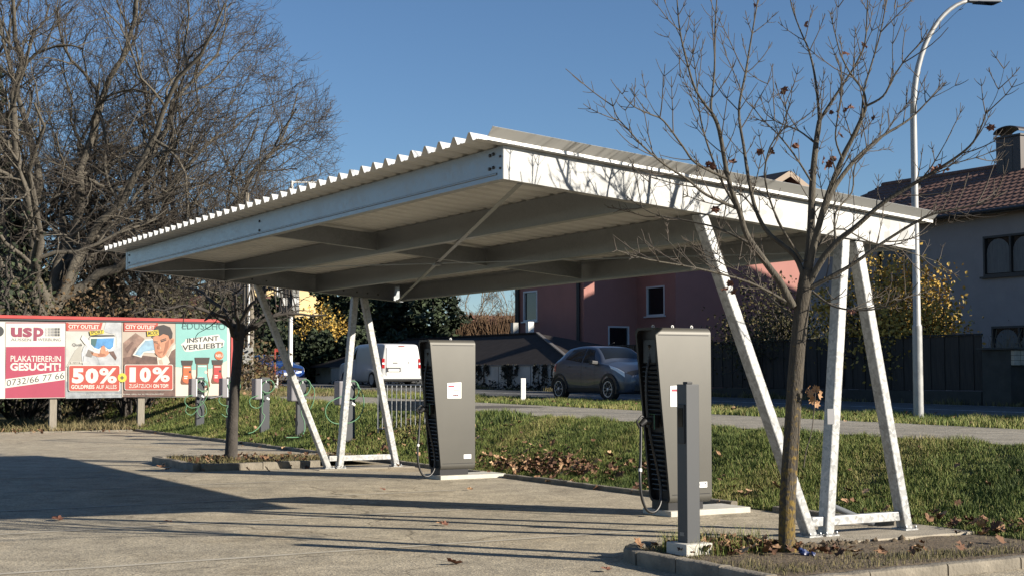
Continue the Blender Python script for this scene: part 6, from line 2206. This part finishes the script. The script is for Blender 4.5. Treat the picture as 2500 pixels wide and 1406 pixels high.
for key, P, R in ALL:
    main.append((P, R))
    # opposite side twigs
    acc = 0.0
    nextd = r_.uniform(0.1, 0.2)
    for i in range(1, len(P)):
        acc += (P[i] - P[i - 1]).length
        if acc < nextd * (1.7 if key == 'x' else 1.0) or (key in 'ABCDEF' and i < len(P) * 0.25):
            continue
        acc = 0
        nextd = r_.uniform(0.07, 0.19)
        d0_ = (P[i] - P[i - 1]).normalized()
        side = d0_.cross(rv(r_)).normalized()
        for sg in (1, -1):
            if r_.random() < 0.12:
                continue
            L = r_.choice([0.07, 0.12, 0.2, 0.3, 0.42, 0.5]) * (0.55 if key == 'x' else 1.0) * r_.uniform(0.7, 1.2)
            dd = (d0_ * 0.75 + side * sg * 0.85 + Vector((0, 0, 0.18))).normalized()
            cp_, cr_, _ = twig_chain(r_, P[i], dd, L, 0.0035 + 0.004 * L, 5, 0.10, 0.10, 0.55)
            fine.append((cp_, cr_))
            # little end bud
            if L > 0.15:
                for q in (2, 3, 4):
                    if r_.random() < 0.6:
                        s2 = (cp_[q] - cp_[q - 1]).normalized().cross(rv(r_)).normalized()
                        for s3 in (1, -1):
                            c2, r2, _ = twig_chain(r_, cp_[q], ((cp_[q] - cp_[q - 1]).normalized() + s2 * s3).normalized(), L * 0.35 * r_.uniform(.5, 1), 0.0032, 5, 0.1, 0.1, 0.6)
                            fine.append((c2, r2))
tubes(main, 9, 'limbs', M_BARKG, nt_)['kind'] = 'stuff'
tubes(fine, 4, 'twigs', M_TWIG, nt_)['kind'] = 'stuff'
# sucker shoot with a tuft of leaves
sP, sR = limb([(1962, 1140), (1968, 1100), (1982, 1050), (1988, 990), (1992, 950)], 0.006, 0.003, -0.05, -0.1, 3)
tubes([(sP, sR)], 5, 'shoot', M_TWIG, nt_)


def maple_leaf_mesh():
    out = [(0, -0.5), (0.12, -0.3), (0.42, -0.34), (0.34, -0.12), (0.5, 0.12), (0.26, 0.14), (0.24, 0.34), (0.09, 0.26), (0, 0.52),
           (-0.09, 0.26), (-0.24, 0.34), (-0.26, 0.14), (-0.5, 0.12), (-0.34, -0.12), (-0.42, -0.34), (-0.12, -0.3)]
    vs = [(a, b, 0.22 * a * a + 0.10 * math.sin(b * 5) + 0.05 * ((i % 3) - 1)) for i, (a, b) in enumerate(out)] + [(0, 0, -0.05)]
    n = len(out)
    return vs, [(i, (i + 1) % n, n) for i in range(n)]


lv, lf = maple_leaf_mesh()
M_LEAFD = mat('withered maple leaf', (0.20, 0.085, 0.05), 0.75, col2=(0.10, 0.04, 0.025), scale=8)
M_LEAFO = mat('orange tan maple leaf', (0.42, 0.25, 0.13), 0.75, col2=(0.28, 0.15, 0.07), scale=8)
lm1 = MB().add(lv, lf).build('leaf', M_LEAFD, nt_)
lm2 = MB().add(lv, lf).build('leaf', M_LEAFO, nt_)
leaf_px = [(1855, 372, -.3), (1884, 370, -.2), (1942, 357, .1), (2030, 275, .2), (2066, 268, -.2), (2078, 262, -.2), (2046, 280, -.2), (1913, 222, -.4), (2010, 392, .2), (2025, 400, .2), (2035, 388, .2), (2016, 408, .2), (2132, 288, -.2),
           (1843, 14, .4), (1770, 410, -.2), (1790, 395, -.2), (1782, 692, -.1), (1790, 712, -.1), (1770, 705, -.1), (2282, 415, -.4), (2296, 408, -.5), (2310, 416, -.5), (2418, 312, -.7), (2080, 760, -.3), (1976, 420, .2), (1722, 408, -.3), (1738, 406, -.3),
           (1748, 512, -.2), (2064, 130, .0), (2052, 330, .1), (1728, 400, -.3), (2110, 110, 0), (1968, 60, .3)]
for k, (px, py, dy) in enumerate(leaf_px):
    o = lm1 if k == 0 else bpy.data.objects.new('leaf', lm1.data)
    if k:
        COL.objects.link(o); o.parent = nt_
    o.location = at(px, py, Y0 + dy) - tb
    o.rotation_euler = (r_.uniform(0, 6), r_.uniform(0, 6), r_.uniform(0, 6))
    s = r_.uniform(0.06, 0.105)
    o.scale = (s * 0.7, s, s * 1.5)
for k, (px, py) in enumerate([(1992, 948), (1978, 960), (2002, 962), (1984, 975), (1972, 948), (1994, 985)]):
    o = lm2 if k == 0 else bpy.data.objects.new('leaf', lm2.data)
    if k:
        COL.objects.link(o); o.parent = nt_
    o.location = at(px, py, Y0 - 0.1 + 0.02 * k) - tb
    o.rotation_euler = (r_.uniform(0.8, 2.2), r_.uniform(-1, 1), r_.uniform(0, 6))
    s = r_.uniform(0.08, 0.11)
    o.scale = (s, s, s)

# ---------------------------------------------------------------- far round-headed tree
tq = W(2.48, 14.2)
gb = Vector((tq.x, tq.y, 0.07))
gt_ = thing('round_headed_tree', 'dark trunked bare tree with a knotted crown and upright shoots under the carport corner', 'tree', gb, 0)
r_ = random.Random(6)
tr_ = [Vector((0, 0, -0.05)), Vector((0.0, 0, 0.1)), Vector((0.02, 0, 0.7)), Vector((0.06, 0, 1.4)), Vector((0.10, 0.02, 2.0)), Vector((0.12, 0, 2.45))]
tubes([(tr_, [0.14, 0.115, 0.098, 0.09, 0.092, 0.12])], 12, 'trunk', M_BARKD, gt_)
main, fine = [], []
for k in range(9):
    a = k * 2.4 + r_.uniform(-.3, .3)
    ln = r_.uniform(0.9, 1.7)
    st = Vector((0.11, 0, r_.uniform(1.95, 2.45)))
    tip = st + Vector((math.cos(a) * ln, math.sin(a) * ln, r_.uniform(0.15, 0.95)))
    P = [st.lerp(tip, i / 7) + Vector((0, 0, 0.22 * math.sin(i / 7 * 3.0))) + rv(r_) * 0.05 * (i > 0) for i in range(8)]
    main.append((P, [0.036 * (1 - 0.8 * i / 7) + 0.007 for i in range(8)]))
    for c in range(7):
        i = r_.randint(1, 7)
        dd = (rv(r_) + Vector((0, 0, 0.25)) + (P[i] - P[i - 1]).normalized() * 0.8).normalized()
        cp_, cr_, _ = twig_chain(r_, P[i], dd, r_.uniform(0.25, 0.65), 0.012, 4, 0.35, -0.02)
        fine.append((cp_, cr_))
        for c2 in range(2):
            cp2, cr2, _ = twig_chain(r_, cp_[r_.randint(1, 4)], (rv(r_) + dd).normalized(), r_.uniform(0.12, 0.3), 0.007, 4, 0.35, 0)
            fine.append((cp2, cr2))
for k in range(34):
    st = Vector((0.1 + r_.uniform(-.7, 1.0), r_.uniform(-.8, .8), r_.uniform(2.5, 3.2)))
    if k % 3 == 0:
        st = Vector((0.75 + r_.uniform(-.25, .25), r_.uniform(-.2, .2), 3.05))
    dd = Vector((r_.uniform(-.28, .28), r_.uniform(-.2, .2), 1)).normalized()
    P, R, _ = twig_chain(r_, st, dd, r_.uniform(1.2, 2.6), 0.014, 7, 0.05, 0.02, 0.3)
    main.append((P, R))
tubes(main, 6, 'branches', M_BARKD, gt_)['kind'] = 'stuff'
tubes(fine, 4, 'twigs', M_BARKD, gt_)['kind'] = 'stuff'
# ---------------------------------------------------------------- grass, weeds, fallen leaves
M_GRASS = mat('grass blades', (0.08, 0.11, 0.02), 0.75, tint=[(0.05, 0.078, 0.014), (0.095, 0.135, 0.024), (0.15, 0.185, 0.035), (0.25, 0.225, 0.07), (0.33, 0.27, 0.12)])
M_DRY = mat('dry grass blades', (0.2, 0.16, 0.08), 0.85, tint=[(0.07, 0.075, 0.025), (0.13, 0.115, 0.045), (0.21, 0.17, 0.08), (0.28, 0.22, 0.12)])
zr_np = lambda v: 0.82 + 0.007 * np.clip(v - 14, -22, 50)


def gz_np(u, v):
    t = np.clip((u - 5.15) / 2.85, 0, 1)
    t = t * t * (3 - 2 * t) * 0.45 + t * 0.55
    return np.where(u <= 5.15, 0.0, zr_np(v) * t)


def fbm(x, y, s, seed):
    g = np.random.default_rng(seed)
    out = np.zeros_like(x)
    for k in range(5):
        a = g.uniform(0, 6.28); f = s * 1.7 ** k
        out += np.sin(f * (x * np.cos(a) + y * np.sin(a)) + g.uniform(0, 6.28)) * 0.8 ** k
    return out / 2.2


def blades(name, n, urange, vrange, h0, h1, w, m, seed, label, dens=None, zoff=0.0, zfun=None, dry=0.0, lean=0.5):
    g = np.random.default_rng(seed)
    u = g.uniform(*urange, n); v = g.uniform(*vrange, n)
    keep = np.ones(n, bool)
    if dens is not None:
        keep = g.random(n) < dens(u, v)
    u, v = u[keep], v[keep]
    n = len(u)
    x = ORG.x + DR.x * u + DL.x * v
    y = ORG.y + DR.y * u + DL.y * v
    z = (zfun(u, v) if zfun is not None else gz_np(u, v)) + zoff - 0.012
    cl = fbm(u, v, 2.6, seed + 1)
    h = (h0 + (h1 - h0) * np.clip(0.5 + 0.5 * cl, 0, 1)) * g.uniform(0.55, 1.25, n)
    a = g.uniform(0, 2 * np.pi, n)
    ld = g.uniform(0, 2 * np.pi, n)
    ll = g.uniform(0.05, lean, n) * h
    dx, dy = np.cos(a) * w / 2, np.sin(a) * w / 2
    B = np.stack([x, y, z], 1)
    side = np.stack([dx, dy, np.zeros(n)], 1)
    mid = B + np.stack([np.cos(ld) * ll * 0.35, np.sin(ld) * ll * 0.35, h * 0.6], 1)
    tip = B + np.stack([np.cos(ld) * ll * 1.2, np.sin(ld) * ll * 1.2, h], 1)
    V = np.stack([B - side, B + side, mid + side * 0.7, mid - side * 0.7, tip], 1).reshape(-1, 3)
    i = np.arange(n) * 5
    F_ = np.stack([i, i + 1, i + 2, i, i + 2, i + 3, i + 3, i + 2, i + 4], 1).reshape(-1)
    patch = np.clip(0.36 + 0.26 * fbm(u, v, 0.9, seed + 2) + dry, 0, 1)
    tint = np.clip(patch + g.normal(0, 0.16, n) + (g.random(n) < 0.08) * 0.4, 0, 1)
    o = raw_mesh(name, V, F_, 3, m, tint=np.repeat(tint, 5))
    tag(o, label, 'grass', kind='stuff')
    return o


blades('grass', 190000, (5.16, 8.12), (-4, 13), 0.03, 0.12, 0.008, M_GRASS, 101, 'green and yellow grass on the near bank between lot and path', dens=lambda u, v: np.clip(1.25 - (v + 4) / 30, 0.3, 1) * np.clip((8.15 - u) * 6 + fbm(u, v, 5, 7), 0, 1))
blades('grass', 90000, (5.16, 8.1), (13, 40), 0.06, 0.15, 0.014, M_GRASS, 102, 'grass on the far bank behind the charging posts')
blades('grass', 90000, (11.75, 15.05), (-6, 46), 0.05, 0.15, 0.014, M_GRASS, 103, 'rough grass strip between path and road', dry=0.12)
blades('grass', 60000, (-13, 5.6), (30.25, 36.5), 0.06, 0.34, 0.02, M_DRY, 104, 'dry tufted grass under the hoarding', dry=0.1, dens=lambda u, v: np.clip(0.55 + 0.6 * fbm(u, v, 1.6, 9), 0.05, 1), lean=0.9)
blades('grass', 40000, (5.5, 15), (30, 60), 0.05, 0.2, 0.022, M_DRY, 107, 'rough grass beyond the end of the lot', dry=0.0)
blades('grass', 15000, (22.05, 22.65), (8, 50), 0.04, 0.22, 0.02, M_DRY, 108, 'weeds along the foot of the board fence', dens=lambda u, v: np.clip(0.3 + 0.7 * fbm(u, v, 1.2, 19), 0.02, 1))
sst_np = lambda x: np.clip(x, 0, 1) ** 2 * (3 - 2 * np.clip(x, 0, 1))
bedz_np = lambda u, v: 0.085 - 0.072 * sst_np((u - 2.1) / 0.9) * sst_np((v + 1.9) / 0.9)
bed = lambda u, v: np.where(v > 5, 0.092, bedz_np(u, v) + 0.008)
blades('grass', 15000, (1.15, 6.2), (-2.1, -0.12), 0.02, 0.075, 0.006, M_DRY, 105, 'thin grass on the near planting bed', zfun=bed, dens=lambda u, v: np.clip(0.85 - 0.55 * (u - 1.0) / 2.0 + 0.5 * fbm(u, v, 3, 5) + 0.8 * np.clip(-v - 1.3, 0, 1), 0.04, 1), dry=-0.05)
blades('grass', 3500, (1.25, 2.6), (-1.0, -0.35), 0.08, 0.24, 0.006, M_GRASS, 109, 'taller grass tufts round the terminal post block', zfun=bed, dens=lambda u, v: np.clip(0.1 + 0.8 * fbm(u, v, 6, 25), 0.0, 1))
blades('grass', 9000, (1.5, 4.8), (12.85, 15.0), 0.03, 0.10, 0.009, M_DRY, 106, 'thin dry grass on the far planting bed', zfun=bed, dens=lambda u, v: np.clip(0.6 + 0.5 * fbm(u, v, 3, 5), 0.1, 1))


def leaves(name, spots, m, seed, label, size=0.075, zf=None):
    """spots: (count, u, v, spread_u, spread_v, height)"""
    g = np.random.default_rng(seed)
    pts = []
    for (n, u0, v0, su, sv, hz) in spots:
        u = u0 + su * g.normal(size=n); v = v0 + sv * g.normal(size=n)
        z = np.where((u < 5.1), np.where((v < 0) & (u > 1.1), bedz_np(u, v) + 0.015, np.where((v > 12.75) & (v < 15.1) & (u > 1.4), 0.10, 0.004)), gz_np(u, v) + 0.03) + g.random(n) * hz
        pts.append(np.stack([ORG.x + DR.x * u + DL.x * v, ORG.y + DR.y * u + DL.y * v, z + 0.008], 1))
    P = np.concatenate(pts)
    n = len(P)
    base_ = np.array(lv); nv_ = len(base_)
    th = g.random(n) * 6.283; tx = g.normal(0, 0.28, n); ty_ = g.normal(0, 0.28, n)
    sc = size * g.uniform(0.55, 1.35, n)
    cz_, sz_ = np.cos(th), np.sin(th)
    curl = g.uniform(0.6, 3.0, n)
    L_ = base_[None] * sc[:, None, None]
    L_[:, :, 2] *= curl[:, None]
    X_ = L_[:, :, 0] * cz_[:, None] - L_[:, :, 1] * sz_[:, None]
    Y_ = L_[:, :, 0] * sz_[:, None] + L_[:, :, 1] * cz_[:, None]
    Z_ = L_[:, :, 2] + X_ * np.tan(np.clip(tx, -1, 1))[:, None] + Y_ * np.tan(np.clip(ty_, -1, 1))[:, None]
    V = P[:, None, :] + np.stack([X_, Y_, Z_ + 0.012], 2)
    F_ = (np.array(lf)[None] + (np.arange(n) * nv_)[:, None, None]).reshape(-1)
    o = raw_mesh(name, V.reshape(-1, 3), F_, 3, m, None, tint=np.repeat(g.random(n) ** 1.5, nv_))
    return tag(o, label, 'leaves', kind='stuff')


M_LITTER = mat('fallen leaves', (0.25, 0.13, 0.06), 0.8, tint=[(0.075, 0.036, 0.02), (0.16, 0.08, 0.042), (0.29, 0.165, 0.085), (0.46, 0.31, 0.18)])
leaves('leaf_litter', [(430, 5.7, 8.6, 0.25, 1.1, 0.05), (60, 5.6, 5.0, 0.3, 2.0, 0.04), (25, 6.2, 1.0, 0.7, 2.0, 0.05), (260, 6.1, 15, 0.6, 5.0, 0.06), (90, 13.5, 10, 0.8, 8, 0.05), (60, 5.35, -0.5, 0.2, 0.5, 0.06)], M_LITTER, 5, 'brown fallen leaves along the foot of the grass bank', 0.085)
leaves('leaf_litter', [(210, 1.75, -0.62, 0.2, 0.17, 0.05), (90, 2.05, -0.8, 0.22, 0.2, 0.05), (16, 2.6, -1.1, 0.4, 0.35, 0.02), (14, 3.4, -1.4, 0.6, 0.4, 0.03)], M_LITTER, 6, 'heap of brown maple leaves round the near tree', 0.09)
leaves('leaf_litter', [(120, 2.9, 13.6, 0.8, 0.6, 0.04), (700, 1.0, 31.2, 4.0, 0.7, 0.05), (300, 7.2, 36, 1.4, 4, 0.06)], M_LITTER, 8, 'brown leaves under the hoarding and on the far bed', 0.09)
# a few single leaves on the lot
one = [(1110, 1378, 'large withered leaf on the asphalt in the foreground'), (1148, 1197, 'pale curled leaf on the asphalt before the far charger'), (1075, 1282, 'small tan leaf on the asphalt between the leg shadows'), (455, 1152, 'dry leaf at the corner of the far bed'),
       (140, 1270, 'scrap of dry twigs on the asphalt at the left'), (935, 1198, 'small dark leaf on the asphalt near the far charger'), (1085, 1283, 'brown leaf lying in a leg shadow'), (410, 1277, 'tiny leaf on the asphalt left of centre'), (1480, 1395, 'brown leaf by the near kerb')]
for k, (px, py, lab) in enumerate(one):
    d = at(px, py, 1.0) - Vector((0, 0, EYE))
    p = Vector((0, 0, EYE)) + d * (EYE / -d.z)
    o = MB().add(lv, lf).build('fallen_leaf', (M_LEAFD, M_LEAFO)[k in (1, 2, 3)], None)
    o.location = (p.x, p.y, 0.03)
    o.rotation_euler = (rng.uniform(-.25, .25), rng.uniform(-.25, .25), rng.uniform(0, 6))
    s = 0.15 if k in (0, 4) else 0.10
    o.scale = (s, s, s)
    tag(o, lab, 'leaf', 'single fallen leaves on the lot')
# soil clods along the footing
g_ = np.random.default_rng(3)
cl = MB()
for k in range(170):
    u = g_.normal(3.0, 0.45) if k < 120 else g_.uniform(2.5, 6.0)
    v = g_.normal(-0.42, 0.06) if k < 120 else g_.uniform(-2.0, -0.5)
    s = g_.uniform(0.012, 0.045) if k < 120 else g_.uniform(0.006, 0.02)
    c = W(u, v, bedz(u, v) + 0.012)
    bmx = bmesh.new(); bmesh.ops.create_icosphere(bmx, subdivisions=1, radius=s)
    vs_ = [v_.co * g_.uniform(0.6, 1.3) + c for v_ in bmx.verts]
    fs_ = [[w.index for w in f.verts] for f in bmx.faces]
    bmx.free()
    cl.add(vs_, fs_)
tag(cl.build('soil_clods', M_SOIL), 'loose dark soil clods heaped against the near footing', 'soil', kind='stuff')
